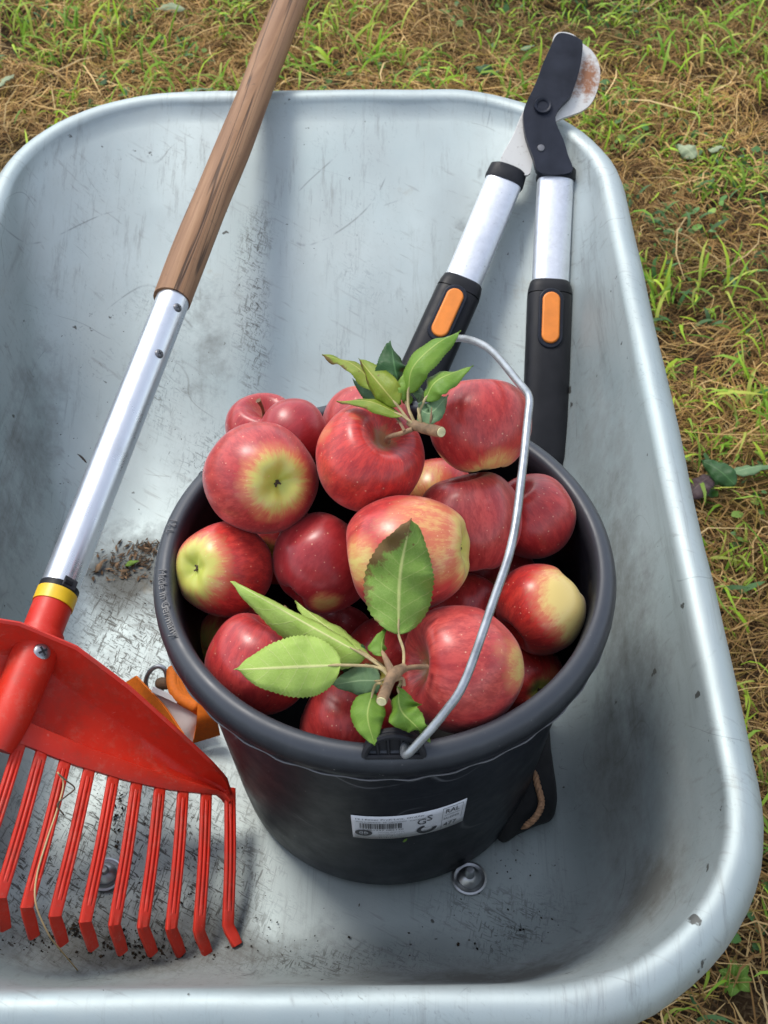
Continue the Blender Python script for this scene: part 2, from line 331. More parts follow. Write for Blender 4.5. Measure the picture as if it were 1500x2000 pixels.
MT = dict(
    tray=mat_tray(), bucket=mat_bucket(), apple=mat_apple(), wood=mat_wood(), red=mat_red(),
    alu=mat_alu('brushed_aluminium', (.70, .72, .75), .30), alu2=mat_alu('white_anodised_aluminium', (.78, .80, .83), .42),
    black=simple('black_tool_plastic', (.0125, .013, .0155), .5, var=.2, bump=.2, spec=.22),
    coat=simple('blue_black_blade_coating', (.011, .0135, .022), .42, var=.25, scale=45, bump=.15, spec=.28),
    orange_btn=simple('orange_button_plastic', (.80, .235, .028), .5, var=.10),
    yellow=simple('yellow_ring_plastic', (.80, .50, .015), .42, var=.08),
    zinc=simple('zinc_plated_steel', (.38, .39, .40), .36, .9, var=.15, scale=120),
    wire=simple('galvanised_wire', (.34, .36, .375), .40, .8, var=.2, scale=90),
    darkmetal=simple('dark_screw_metal', (.16, .16, .165), .4, .8, var=.25),
    stem=simple('apple_stem_bark', (.14, .075, .03), .7, var=.35, scale=200, bump=.4),
    twig=simple('twig_bark', (.22, .135, .07), .75, var=.35, scale=160, bump=.5),
    petiole=simple('petiole_skin', (.36, .28, .13), .55, var=.2, scale=160),
    cutwood=simple('pale_cut_wood', (.62, .56, .30), .7, var=.2, scale=220),
    calyx=simple('dry_calyx', (.075, .05, .028), .85, var=.4, scale=250),
    strap=simple('orange_webbing', (.90, .20, .010), .72, var=.10, scale=300, bump=.4),
    paper=simple('white_label_cloth', (.82, .78, .75), .8, var=.06, scale=30, bump=.2),
    fabric=simple('black_ribbed_fabric', (.010, .010, .011), .85, var=.3, scale=220, bump=.6),
    cord=simple('tan_twisted_cord', (.58, .32, .17), .8, var=.22, scale=260, bump=.5),
    sticker=simple('white_sticker', (.86, .86, .86), .35, var=.03, scale=40, bump=0),
    ink=simple('black_ink', (.025, .025, .028), .5, var=.1, bump=0),
    rubber=simple('tyre_rubber', (.02, .02, .02), .8),
    frame=simple('galvanised_tube', (.45, .48, .5), .42, .7, var=.2),
    soil=simple('dark_soil', (.020, .014, .009), .9, var=.5, scale=300, bump=.6),
    straw=mat_vcol('dry_grass', .8, .2, .15), grass=mat_vcol('green_grass', .55, .3, .3), litter=mat_vcol('bark_litter', .85, .2),
    ground=mat_ground(),
    leaf_under=mat_leaf('leaf_underside', (.32, .47, .08), (.42, .57, .13), (.60, .60, .26), .8, .6),
    leaf_spot=mat_leaf('leaf_underside_spotted', (.15, .27, .04), (.22, .35, .065), (.42, .46, .16), 1.1, .6, brown=1.0),
    leaf_top=mat_leaf('leaf_upper', (.13, .26, .030), (.20, .34, .045), (.33, .42, .10), .6, .42),
    leaf_olive=mat_leaf('leaf_olive', (.17, .26, .025), (.27, .31, .035), (.40, .38, .10), .5, .42, brown=.2),
    leaf_dark=mat_leaf('leaf_dark', (.035, .095, .030), (.05, .13, .04), (.09, .19, .07), .6, .40),
    leaf_grey=mat_leaf('leaf_grey_green', (.13, .23, .11), (.19, .30, .14), (.28, .38, .20), .6, .5),
    leaf_pale=mat_leaf('leaf_pale', (.30, .36, .20), (.38, .44, .27), (.45, .5, .3), .4, .6),
    leaf_purple=mat_leaf('leaf_purple_brown', (.05, .03, .035), (.09, .055, .055), (.12, .08, .07), .4, .5),
)

# ------------------------------------------------------------------ object helpers
def tag(o, label=None, cat=None, group=None, kind=None):
    if label: o['label'] = label
    if cat: o['category'] = cat
    if group: o['group'] = group
    if kind: o['kind'] = kind
    return o
def empty(name, loc, label, cat, group=None):
    o = bpy.data.objects.new(name, None); COL.objects.link(o); o.location = loc; o.empty_display_size = .02
    return tag(o, label, cat, group)
def obj(name, mesh, mat, parent=None, smooth=True):
    if isinstance(mesh, bmesh.types.BMesh):
        bm = mesh; mesh = bpy.data.meshes.new(name)
        bmesh.ops.recalc_face_normals(bm, faces=bm.faces); bm.to_mesh(mesh); bm.free()
    o = bpy.data.objects.new(name, mesh); COL.objects.link(o)
    if mat: mesh.materials.append(MT[mat] if isinstance(mat, str) else mat)
    if smooth is True: mesh.polygons.foreach_set('use_smooth', [True]*len(mesh.polygons))
    elif smooth:                                           # sharp-edge angle in degrees
        mesh.polygons.foreach_set('use_smooth', [True]*len(mesh.polygons)); mesh.set_sharp_from_angle(angle=math.radians(smooth))
    if parent:
        o.parent = parent
        top = parent
        off = Vector((0, 0, 0))
        while top: off += top.location; top = top.parent
        if parent.rotation_euler.x == 0 and parent.rotation_euler.y == 0 and parent.rotation_euler.z == 0 and not parent.get('local'):
            mesh.transform(Matrix.Translation(-off))         # parts are modelled in world space
    return o
def bevel(o, width, seg=2, ang=40):
    m = o.modifiers.new('bevel', 'BEVEL'); m.width = width; m.segments = seg; m.limit_method = 'ANGLE'; m.angle_limit = math.radians(ang)
    m.harden_normals = False
    return o
def add_tube(bm, pts, rad, seg=12, caps=True, flat=None, up=None):
    """swept tube; rad number or list; flat = (normal vector, ratio) squashes it"""
    pts = [Vector(p) for p in pts]; n = len(pts)
    rads = rad if isinstance(rad, (list, tuple)) else [rad]*n
    rings = []; prev = None
    for i, p in enumerate(pts):
        t = (pts[min(i+1, n-1)] - pts[max(i-1, 0)]).normalized()
        if prev is None:
            a = Vector(up) if up else (Vector((0, 0, 1)) if abs(t.z) < .9 else Vector((1, 0, 0)))
            u = t.cross(a).normalized()
        else: u = (prev - t*prev.dot(t)).normalized()
        v = t.cross(u); prev = u; ring = []
        for k in range(seg):
            an = 2*PI*k/seg; ring.append(bm.verts.new(p + (u*math.cos(an) + v*math.sin(an)*(flat or 1.0))*rads[i]))
        rings.append(ring)
    for i in range(n-1):
        for k in range(seg):
            bm.faces.new((rings[i][k], rings[i][(k+1) % seg], rings[i+1][(k+1) % seg], rings[i+1][k]))
    if caps: bm.faces.new(rings[0][::-1]); bm.faces.new(rings[-1])
    return rings
def tube(name, pts, rad, mat, parent=None, seg=12, flat=None, smooth=50, up=None):
    bm = bmesh.new(); add_tube(bm, pts, rad, seg, True, flat, up); return obj(name, bm, mat, parent, smooth)
def spline(pts, n):
    """Catmull-Rom"""
    P = [Vector(p) for p in pts]; P = [P[0]*2-P[1]] + P + [P[-1]*2-P[-2]]; out = []
    m = len(P)-3
    for i in range(n):
        s = i/(n-1)*m; j = min(int(s), m-1); t = s-j; a, b, c, d = P[j:j+4]
        out.append(.5*((2*b) + (c-a)*t + (2*a-5*b+4*c-d)*t*t + (3*b-a-3*c+d)*t**3))
    return out
def add_lathe(bm, prof, seg=64, center=(0, 0, 0), axis=None, closed=False):
    c = Vector(center); q = Vector((0, 0, 1)).rotation_difference(Vector(axis)) if axis else None
    rings = []
    for r, z in prof:
        if r < 1e-6:
            v = Vector((0, 0, z)); rings.append([bm.verts.new(c + (q @ v if q else v))]); continue
        ring = []
        for k in range(seg):
            a = 2*PI*k/seg; v = Vector((r*math.cos(a), r*math.sin(a), z)); ring.append(bm.verts.new(c + (q @ v if q else v)))
        rings.append(ring)
    prs = list(zip(rings, rings[1:])) + ([(rings[-1], rings[0])] if closed else [])
    for A, B in prs:
        for k in range(seg):
            k2 = (k+1) % seg
            if len(A) == 1 and len(B) == 1: continue
            if len(A) == 1: bm.faces.new((A[0], B[k2], B[k]))
            elif len(B) == 1: bm.faces.new((A[k], A[k2], B[0]))
            else: bm.faces.new((A[k], A[k2], B[k2], B[k]))
def lathe(name, prof, mat, parent=None, seg=32, center=(0, 0, 0), axis=None, smooth=40, closed=False):
    bm = bmesh.new(); add_lathe(bm, prof, seg, center, axis, closed); return obj(name, bm, mat, parent, smooth)
def add_prism(bm, pts, n, t):
    """extrude the closed outline pts (3D) by +-t/2 along n"""
    n = Vector(n).normalized(); A = [bm.verts.new(Vector(p)+n*t/2) for p in pts]; B = [bm.verts.new(Vector(p)-n*t/2) for p in pts]
    bm.faces.new(A); bm.faces.new(B[::-1]); m = len(pts)
    for i in range(m): bm.faces.new((A[i], B[i], B[(i+1) % m], A[(i+1) % m]))
def smooth_closed(pts, n):
    P = [Vector(p) for p in pts]; m = len(P); out = []
    for i in range(m):
        a, b, c, d = P[i-1], P[i], P[(i+1) % m], P[(i+2) % m]
        for k in range(n):
            t = k/n; out.append(.5*((2*b) + (c-a)*t + (2*a-5*b+4*c-d)*t*t + (3*b-a-3*c+d)*t**3))
    return out
def np_mesh(name, V, F, nper):
    """V (n,3) F (m,nper) -> mesh"""
    me = bpy.data.meshes.new(name); V = np.asarray(V, np.float32); F = np.asarray(F, np.int32)
    me.vertices.add(len(V)); me.vertices.foreach_set('co', V.ravel())
    me.loops.add(F.size); me.loops.foreach_set('vertex_index', F.ravel())
    me.polygons.add(len(F)); me.polygons.foreach_set('loop_start', np.arange(0, F.size, nper, dtype=np.int32))
    me.polygons.foreach_set('loop_total', np.full(len(F), nper, np.int32)); me.update(calc_edges=True)
    return me

# ================================================================== GROUND
g = bmesh.new(); bmesh.ops.create_grid(g, x_segments=60, y_segments=60, size=40)
for v in g.verts: v.co.z = GROUND - .012
tag(obj('ground', g, 'ground'), kind='structure')

def field(x, y, seed, s):
    """cheap smooth value noise, vectorised"""
    rs = np.random.RandomState(seed); G = rs.rand(128, 128)
    fx, fy = (x*s) % 128, (y*s) % 128; i, j = fx.astype(int), fy.astype(int); a, b = fx-i, fy-j
    a = a*a*(3-2*a); b = b*b*(3-2*b); i2, j2 = (i+1) % 128, (j+1) % 128
    return (G[i, j]*(1-a)+G[i2, j]*a)*(1-b)+(G[i, j2]*(1-a)+G[i2, j2]*a)*b
def strips(P, wid, col):
    """P (n,k,3) centre lines, wid (n,k), col (n,3): flat ribbons"""
    n, k, _ = P.shape
    T = np.gradient(P, axis=1); side = np.stack([-T[..., 1], T[..., 0], np.zeros((n, k))], -1)
    side /= np.linalg.norm(side, axis=-1, keepdims=True)+1e-9
    tw = np.random.rand(n, 1, 1)*1.2-.6
    up = np.zeros_like(side); up[..., 2] = 1
    side = side*np.cos(tw)+up*np.sin(tw)
    A = P+side*wid[..., None]/2; B = P-side*wid[..., None]/2
    V = np.stack([A, B], 2).reshape(-1, 3)
    b = (np.arange(n)[:, None]*k+np.arange(k-1)[None])*2; b = b.ravel()
    F = np.stack([b, b+1, b+3, b+2], 1); C = np.repeat(col, k*2, 0)
    return V, F, C
def strips_obj(name, mat, parts, label, cat):
    off = 0; Vs, Fs, Cs = [], [], []
    for V, F, C in parts: Vs.append(V); Fs.append(F+off); Cs.append(C); off += len(V)
    V = np.concatenate(Vs); F = np.concatenate(Fs); C = np.concatenate(Cs)
    me = np_mesh(name, V, F, 4); at_ = me.attributes.new('Col', 'FLOAT_COLOR', 'POINT')
    at_.data.foreach_set('color', np.concatenate([C, np.ones((len(C), 1))], 1).astype(np.float32).ravel())
    o = obj(name, me, mat); return tag(o, label, cat, kind='stuff')
def scatter(n, x0, x1, y0, y1):
    x = np.random.uniform(x0, x1, n); y = np.random.uniform(y0, y1, n)
    return x, y
def straw(n, box, lmin, lmax, wmin, wmax, zmax, pal, k=4, curl=.5, dens=None):
    x, y = scatter(n, *box)
    if dens is not None:
        m = np.random.rand(len(x)) < dens(x, y); x, y = x[m], y[m]
    n = len(x); a = field(x, y, 77, 4.5)*2.4*PI+np.random.randn(n)*.75; L = np.random.uniform(lmin, lmax, n)**1.0
    c = np.random.randn(n)*curl; s = np.linspace(-.5, .5, k)[None]
    ang = a[:, None]+c[:, None]*s*2
    dx = np.cos(ang)*L[:, None]/(k-1); dy = np.sin(ang)*L[:, None]/(k-1)
    X = x[:, None]+np.cumsum(dx, 1)-dx.sum(1, keepdims=True)/2; Y = y[:, None]+np.cumsum(dy, 1)-dy.sum(1, keepdims=True)/2
    hill = field(X, Y, 3, 9.0)*.022+field(X, Y, 5, 28.0)*.012
    Z = GROUND-.012+hill+np.random.rand(n, 1)**2*zmax+np.random.randn(n, 1)*.35*L[:, None]*s*.4+np.sin((s+.5)*PI)*np.random.rand(n, 1)*.012
    W = np.random.uniform(wmin, wmax, n)[:, None]*np.array([[.5, 1, 1, .3]]) if k == 4 else np.random.uniform(wmin, wmax, n)[:, None]*np.linspace(1, .3, k)[None]
    pal = np.array(pal); ci = np.random.randint(0, len(pal), n); col = pal[ci]*np.random.uniform(.6, 1.25, (n, 1))
    dk = field(x, y, 11, 5.0); col = col*(0.50+.95*dk[:, None])
    return strips(np.stack([X, Y, Z], -1), W, col)
PAL_S = [(.35, .205, .070), (.43, .27, .10), (.25, .14, .048), (.54, .36, .15), (.13, .068, .024), (.33, .18, .06), (.31, .21, .05)]
PAL_L = [(.46, .31, .13), (.40, .26, .10), (.50, .36, .17)]
NEAR = (-1.25, 1.35, -.75, 2.35); WIDE = (-3.2, 3.2, -2.0, 5.0)
parts = [straw(125000, NEAR, .02, .07, .0009, .0022, .016, PAL_S, curl=.9, dens=lambda x, y: np.clip(.25+2.6*(field(x, y, 88, 8.)*.6+field(x, y, 89, 21.)*.4-.30), .12, 1)),
         straw(42000, NEAR, .05, .12, .0008, .0018, .026, PAL_S, curl=.7, dens=lambda x, y: np.clip(.2+2.6*(field(x, y, 88, 8.)*.6+field(x, y, 89, 21.)*.4-.30), .1, 1)),
         straw(2600, NEAR, .08, .20, .0014, .0028, .034, PAL_L, curl=.35),
         straw(60000, WIDE, .03, .10, .0012, .003, .02, PAL_S, curl=.8)]
strips_obj('dry_grass', 'straw', parts, 'matted brown mown dry grass covering the ground', 'dry grass')

def rounds(n, box, thr, seed):
    x, y = scatter(n, *box); d = field(x, y, seed, 6.0)*.5+field(x, y, seed+1, 19.0)*.5; m = d > thr; x, y = x[m], y[m]; n = len(x); k = 5
    a = np.random.rand(n)*2*PI; L = np.random.uniform(.008, .022, n); s = np.linspace(0, 1, k)[None]; el = np.random.uniform(-.2, .7, n)[:, None]
    X = x[:, None]+np.cos(a)[:, None]*L[:, None]*s*np.cos(el); Y = y[:, None]+np.sin(a)[:, None]*L[:, None]*s*np.cos(el)
    Z = GROUND+field(X, Y, 3, 9.0)*.02+np.random.rand(n, 1)*.018+L[:, None]*s*np.sin(el)-.006*s*s
    W = (L*np.random.uniform(.5, .9, n))[:, None]*np.array([[.15, .8, 1., .75, .08]]); pal = np.array([(.08, .19, .04), (.13, .27, .05), (.10, .22, .07), (.20, .33, .06), (.05, .13, .03)])
    return strips(np.stack([X, Y, Z], -1), W, pal[np.random.randint(0, 5, n)]*np.random.uniform(.7, 1.3, (n, 1)))
def blades(n, box, lmin, lmax, wmin, wmax, pal, thr, seed):
    x, y = scatter(n, *box); d = field(x, y, seed, 7.0)*.6+field(x, y, seed+1, 17.0)*.4
    right = np.clip((y-.7)*.10, -.07, .05)
    m = (d+right > thr); x, y, d = x[m], y[m], d[m]
    cx = np.round(x*26)/26; cy = np.round(y*26)/26                     # pull blades together into tufts
    x = x*.62+cx*.38+np.random.randn(len(x))*.006; y = y*.62+cy*.38+np.random.randn(len(x))*.006
    n = len(x); k = 5; a = np.random.rand(n)*2*PI; L = np.random.uniform(lmin, lmax, n); lean = np.random.uniform(.8, 1.9, n)
    s = np.linspace(0, 1, k)[None]; th = (PI/2-lean[:, None]*s*1.25-.15)
    ds = L[:, None]/(k-1); R = np.cumsum(np.cos(th)*ds, 1); Z = np.cumsum(np.sin(th)*ds, 1)
    az = a[:, None]+np.random.randn(n, 1)*.5*s
    X = x[:, None]+R*np.cos(az); Y = y[:, None]+R*np.sin(az)
    Z = GROUND-.008+field(X, Y, 3, 9.0)*.02+np.maximum(Z, -.002)
    W = np.random.uniform(wmin, wmax, n)[:, None]*np.array([[.8, 1., .95, .7, .08]])
    pal = np.array(pal); col = pal[np.random.randint(0, len(pal), n)]*np.random.uniform(.65, 1.25, (n, 1))
    return strips(np.stack([X, Y, Z], -1), W, col)
PAL_G = [(.20, .36, .020), (.30, .49, .025), (.14, .28, .016), (.38, .51, .04), (.24, .39, .04), (.43, .48, .08)]
PAL_D = [(.05, .13, .035), (.07, .17, .04), (.10, .20, .07)]
parts = [blades(46000, NEAR, .018, .045, .0022, .0050, PAL_G, .66, 21), blades(9000, NEAR, .035, .08, .003, .006, PAL_G, .67, 31),
         blades(8000, NEAR, .02, .045, .004, .009, PAL_D, .62, 41), blades(3000, NEAR, .02, .05, .002, .004, PAL_G, .30, 51),
         blades(60000, WIDE, .04, .09, .003, .006, PAL_G, .58, 61), rounds(14000, NEAR, .60, 91)]
strips_obj('green_grass', 'grass', parts, 'fresh green grass tufts growing through the dry mown grass', 'grass')

# ------------------------------------------------------------------ leaf builder
def leaf_mesh(ctrl, halfw, face, fold=.25, teeth=26, wave=.06, shape=1.0, curl=.14, nt_=None, seed=0, serr=.05, asym=1.0):
    """blade along the spline ctrl; face = side of the leaf that is seen"""
    rs = random.Random(seed); n = nt_ or teeth*2+1
    C = spline(ctrl, n); bm = bmesh.new(); uvl = bm.loops.layers.uv.new('UVMap'); rows = []; S = [-1, -.66, -.33, 0, .33, .66, 1]
    L = sum((C[i+1]-C[i]).length for i in range(n-1)); ph = rs.random()*6
    for i, p in enumerate(C):
        t = i/(n-1); tan = (C[min(i+1, n-1)]-C[max(i-1, 0)]).normalized()
        f = Vector(face); f = (f-tan*f.dot(tan)).normalized(); side = tan.cross(f)
        wd = (math.sin(PI*min(1, t**.80*.985+.015))**.75)*(1-.22*t*shape)*halfw
        if t > .93: wd *= max(.02, (1-t)/.07)
        if i % 2 and 0 < i < n-2: wd *= 1+serr
        row = []
        for s in S:
            lift = -abs(s)*fold*wd + (math.sin(t*9+ph+(2 if s > 0 else 0))+.6*math.sin(t*23+ph*2+s))*wave*1.25*halfw*abs(s) - curl*(s*s)*wd
            row.append((bm.verts.new(p+side*s*wd*(asym if s > 0 else 1)+f*lift), (s*.5+.5, t)))
        rows.append(row)
    for A, B in zip(rows, rows[1:]):
        for j in range(len(S)-1):
            q = (A[j], A[j+1], B[j+1], B[j]); fc = bm.faces.new([x[0] for x in q])
            for lp, x in zip(fc.loops, q): lp[uvl].uv = x[1]
    bmesh.ops.remove_doubles(bm, verts=bm.verts, dist=1e-6)
    me = bpy.data.meshes.new('leaf'); bm.to_mesh(me); bm.free(); return me

# ------------------------------------------------------------------ fallen leaves and weeds on the ground
def fallen(px, py, ang, L, hw, mat, label, lift=.022, tilt=.3):
    p = at(px, py, GROUND+lift); d = Vector((math.cos(ang), math.sin(ang), 0))
    z = Vector((math.cos(ang+1.57)*tilt, math.sin(ang+1.57)*tilt, 1)).normalized()
    me = leaf_mesh([p-d*L/2, p+Vector((0, 0, .006)), p+d*L/2+Vector((0, 0, .002))], hw, z, fold=.12, teeth=12, wave=.12, seed=int(px))
    o = obj('fallen_leaf', me, mat); m = o.modifiers.new('solid', 'SOLIDIFY'); m.thickness = .0004
    return tag(o, label, 'leaf', 'leaves fallen on the mown grass')
fallen(1402, 924, 2.3, .058, .016, 'leaf_dark', 'dark green fallen leaf beside the purple-brown one, right of the tray', .035, .5)
fallen(1368, 948, .7, .055, .020, 'leaf_purple', 'shrivelled purple-brown fallen leaf right of the tray rim', .026)
fallen(332, 18, 3.2, .062, .012, 'leaf_pale', 'pale grey-green fallen leaf above the tray near the wooden handle', .03)
fallen(1340, 296, 2.2, .045, .016, 'leaf_pale', 'pale green fallen leaf on the grass right of the loppers', .03)
fallen(1470, 918, .15, .06, .012, 'leaf_grey', 'grey-green fallen leaf at the right edge of the picture', .03)
fallen(12, 158, 1.0, .05, .012, 'leaf_pale', 'pale fallen leaf at the far left edge above the tray', .03)
fallen(385, 178, .1, .06, .012, 'leaf_grey', 'grey-green fallen leaf touching the far tray rim', .03)
fallen(1400, 292, .3, .03, .011, 'leaf_pale', 'small whitish fallen leaf, rightmost of the pale ones', .025)
fallen(1030, 95, .4, .032, .011, 'leaf_grey', 'small grey-green fallen leaf left of the lopper blades', .025)
fallen(945, 140, 2.6, .04, .013, 'leaf_dark', 'curled dark fallen leaf above the middle of the far rim', .03, .6)
def weed(px, py, n, L, hw, label, mats=('leaf_top',)):
    p = at(px, py, GROUND+.004)
    r = empty('weed', p, label, 'weed', 'broad-leaved weeds in the grass')
    for i in range(n):
        a = 2*PI*i/n+random.uniform(-.3, .3); d = Vector((math.cos(a), math.sin(a), 0)); l = L*random.uniform(.75, 1.1)
        me = leaf_mesh([p, p+d*l*.5+Vector((0, 0, l*.55)), p+d*l+Vector((0, 0, l*.45))], hw*random.uniform(.8, 1.1), (0, 0, 1), fold=.2, teeth=8, wave=.08, seed=i+int(px), serr=.03)
        obj('leaf', me, mats[i % len(mats)], r)
weed(1432, 1915, 7, .022, .008, 'bright green low weed beside the near right tray corner')
weed(1385, 1345, 5, .03, .008, 'green weed sprouting right of the tray beside the bucket', ('leaf_top', 'leaf_grey'))
weed(1240, 285, 5, .026, .009, 'dark green weed just right of the lopper pivot', ('leaf_dark', 'leaf_grey'))
weed(1290, 175, 6, .022, .008, 'small green weed on the grass above right of the loppers')

# ================================================================== WHEELBARROW
WB = empty('wheelbarrow', (-.072, .05, GROUND), 'grey galvanised steel wheelbarrow tray holding the bucket and tools', 'wheelbarrow')
def rrect(x0, x1, y0, y1, rn, rf, ne=16, nc=18):
    """closed loop, counter-clockwise from the near right corner; rn / rf = near / far corner radius"""
    pts = []
    def arc(cx, cy, r, a0):
        for i in range(nc): a = a0+PI/2*i/(nc-1); pts.append((cx+r*math.cos(a), cy+r*math.sin(a)))
    def edge(a, b):
        for i in range(1, ne): t = i/ne; pts.append((a[0]+(b[0]-a[0])*t, a[1]+(b[1]-a[1])*t))
    arc(x1-rn, y0+rn, rn, -PI/2); edge((x1, y0+rn), (x1, y1-rf)); arc(x1-rf, y1-rf, rf, 0); edge((x1-rf, y1), (x0+rf, y1))
    arc(x0+rf, y1-rf, rf, PI/2); edge((x0, y1-rf), (x0, y0+rn)); arc(x0+rn, y0+rn, rn, PI); edge((x0+rn, y0), (x1-rn, y0))
    return pts
RIM_Z = .2
RL = rrect(-.358, .212, -.262, .655, .128, .155); FL = rrect(-.305, .158, -.190, .275, .090, .075)
bm = bmesh.new(); N = len(RL); cen = Vector((-.08, .04, 0))
nrm = []
for i in range(N):
    a, b = Vector(RL[i-1]), Vector(RL[(i+1) % N]); t = (b-a).normalized(); nrm.append(Vector((t.y, -t.x, 0)))
rings = []
for s in [.03, .1, .2, .3, .4, .5, .6, .68, .74]:
    rings.append([cen+(Vector((*FL[i], 0))-cen)*s for i in range(N)])
K0 = .80; K1 = .34
for s in np.linspace(0, 1, 10):
    ring = []
    for i in range(N):
        F = Vector((*FL[i], 0)); R = Vector((*RL[i], RIM_Z)); p0 = cen+(F-cen)*K0; p2 = F+(R-F)*K1
        ring.append(p0*(1-s)**2+F*2*s*(1-s)+p2*s*s)
    rings.append(ring)
for s in np.linspace(K1, 1, 14)[1:]:
    rings.append([Vector((*FL[i], 0))*(1-s)+Vector((*RL[i], RIM_Z))*s for i in range(N)])
inner_count = len(rings)
for d, z in [(.0008, .0022), (.0026, .0046), (.0055, .0066), (.009, .0076), (.0128, .0074), (.0168, .0058), (.0205, .003), (.0238, -.001), (.0262, -.006), (.0275, -.012), (.027, -.019), (.0235, -.021)]:
    rings.append([Vector((*RL[i], RIM_Z+z))+nrm[i]*d for i in range(N)])
VR = []
for ri, ring in enumerate(rings):
    row = []
    for p in ring:
        q = p.copy()
        if ri < inner_count:
            w_ = min(1, ri/5)*(1 if ri < inner_count-4 else .3)
            q.z += w_*(.0022*noise.noise(Vector((q.x*9, q.y*7, q.z*9+3)))+.0010*noise.noise(Vector((q.x*24, q.y*22, 5))))
            q.x += w_*.002*noise.noise(Vector((q.y*8, q.z*12, 9)))
        else:                                                 # knocks and ripples along the rolled edge
            i_ = len(row); q += nrm[i_]*(.0013*noise.noise(Vector((q.x*14, q.y*14, 2)))+.0006*noise.noise(Vector((q.x*45, q.y*45, 8))))
            q.z += .0010*noise.noise(Vector((q.x*17, q.y*17, 6)))+.0004*noise.noise(Vector((q.x*60, q.y*60, 1)))
        row.append(bm.verts.new(q))
    VR.append(row)
cv = bm.verts.new(cen)
for k in range(N): bm.faces.new((cv, VR[0][k], VR[0][(k+1) % N]))
for A, B in zip(VR, VR[1:]):
    for k in range(N): bm.faces.new((A[k], B[k], B[(k+1) % N], A[(k+1) % N]))
tray = obj('tray', bm, 'tray', WB)
# soil smears: near right corner, near crease, left side, patch left of the bucket
at_ = tray.data.attributes.new('dirt', 'FLOAT', 'POINT'); dv = []
BL = [((.19, -.18, .10), (.05, .06, .08), .95), ((.08, -.205, .04), (.16, .03, .05), .9), ((-.20, -.17, 0), (.13, .045, .05), .85), ((-.235, .19, 0), (.05, .06, .05), .9),
      ((-.33, .25, .08), (.035, .25, .09), .45), ((.19, .08, .11), (.03, .30, .09), .62), ((.175, -.06, .06), (.03, .10, .06), .7), ((-.24, .0, 0), (.06, .16, .05), .3), ((-.33, -.12, .08), (.05, .12, .1), .6), ((-.17, .42, .08), (.03, .12, .08), .45)]
for v in tray.data.vertices:
    c = v.co+Vector(WB.location); s = 0
    for q, r, a in BL:
        s = max(s, a*math.exp(-sum(((c[k]-q[k])/r[k])**2 for k in range(3))))
    dv.append(s)
at_.data.foreach_set('value', dv)
SB = [((-.21, -.10, 0), (.11, .09, .05), 1.0), ((-.235, .10, 0), (.06, .12, .05), .7), ((-.13, .45, .1), (.018, .16, .1), .62), ((-.22, .40, .07), (.04, .14, .1), .3), ((.09, -.15, 0), (.06, .05, .04), .42), ((-.02, .50, .1), (.06, .14, .1), .18), ((-.17, .30, .0), (.05, .06, .1), .45), ((-.03, -.19, 0), (.12, .03, .04), .55)]
sv_ = []
for v in tray.data.vertices:
    c = v.co+Vector(WB.location); sv_.append(max(a*math.exp(-sum(((c[k]-q[k])/r[k])**2 for k in range(3))) for q, r, a in SB))
tray.data.attributes.new('scuff', 'FLOAT', 'POINT').data.foreach_set('value', sv_)
m = tray.modifiers.new('sheet', 'SOLIDIFY'); m.thickness = .0014; m.offset = -1

# bolts through the tray floor
for (bx, by, st) in ((.063, -.112, 1), (-.218, -.106, 0)):
    wsh = lathe('washer', [(.0055, .0015), (.0125, .0015), (.0135, .0028), (.0135, .0040), (.0120, .0046), (.0095, .0034), (.0055, .0034)], 'zinc', WB, 32, (bx, by, 0), closed=True)
    b = lathe('bolt', [(0, .0035), (.0085, .0035), (.0088, .006), (.0062, .0095), (.0040, .0105), (.0037, .0175 if st else .0125), (.0028, .0190 if st else .014), (0, .0193 if st else .0142)], 'zinc', WB, 24, (bx, by, 0))
# frame below: two tubes, legs, wheel
for sx in (-1, 1):
    cx = -.072+sx*.17
    tube('frame_tube', spline([(cx*1.0+sx*.03, -.75, .10), (cx+sx*.02, -.5, -.055), (cx, -.28, -.075), (cx, .25, -.05), (-.072+sx*.11, .55, -.11), (-.072+sx*.07, .86, -.17)], 24), .015, 'frame', WB, 14)
    tube('leg', spline([(cx, .12, -.06), (cx+sx*.02, -.05, -.22), (cx+sx*.03, -.10, GROUND+.015), (cx+sx*.03, -.22, GROUND+.015), (cx, -.27, -.07)], 24), .013, 'frame', WB, 12)
    tube('handle_grip', [(cx*1.0+sx*.03, -.75, .10), (cx+sx*.034, -.88, .165)], .019, 'rubber', WB, 14)
for y_ in (-.15, .2):
    tube('cross_bar', [(-.072-.17, y_, -.035), (-.072+.17, y_, -.035)], .016, 'frame', WB, 12)
wh = lathe('wheel', [(.13, -.03), (.165, -.042), (.19, -.03), (.198, 0), (.19, .03), (.165, .042), (.13, .03)], 'rubber', WB, 48, (-.072, .82, GROUND+.198), axis=(1, 0, 0), closed=True)
lathe('rim', [(.02, -.035), (.03, -.035), (.04, -.012), (.12, -.018), (.133, -.03), (.133, .03), (.12, .018), (.04, .012), (.03, .035), (.02, .035)], 'frame', wh, 40, (-.072, .82, GROUND+.198), axis=(1, 0, 0), closed=True)
tube('axle', [(-.072-.08, .82, GROUND+.198), (-.072+.08, .82, GROUND+.198)], .009, 'darkmetal', wh, 12)

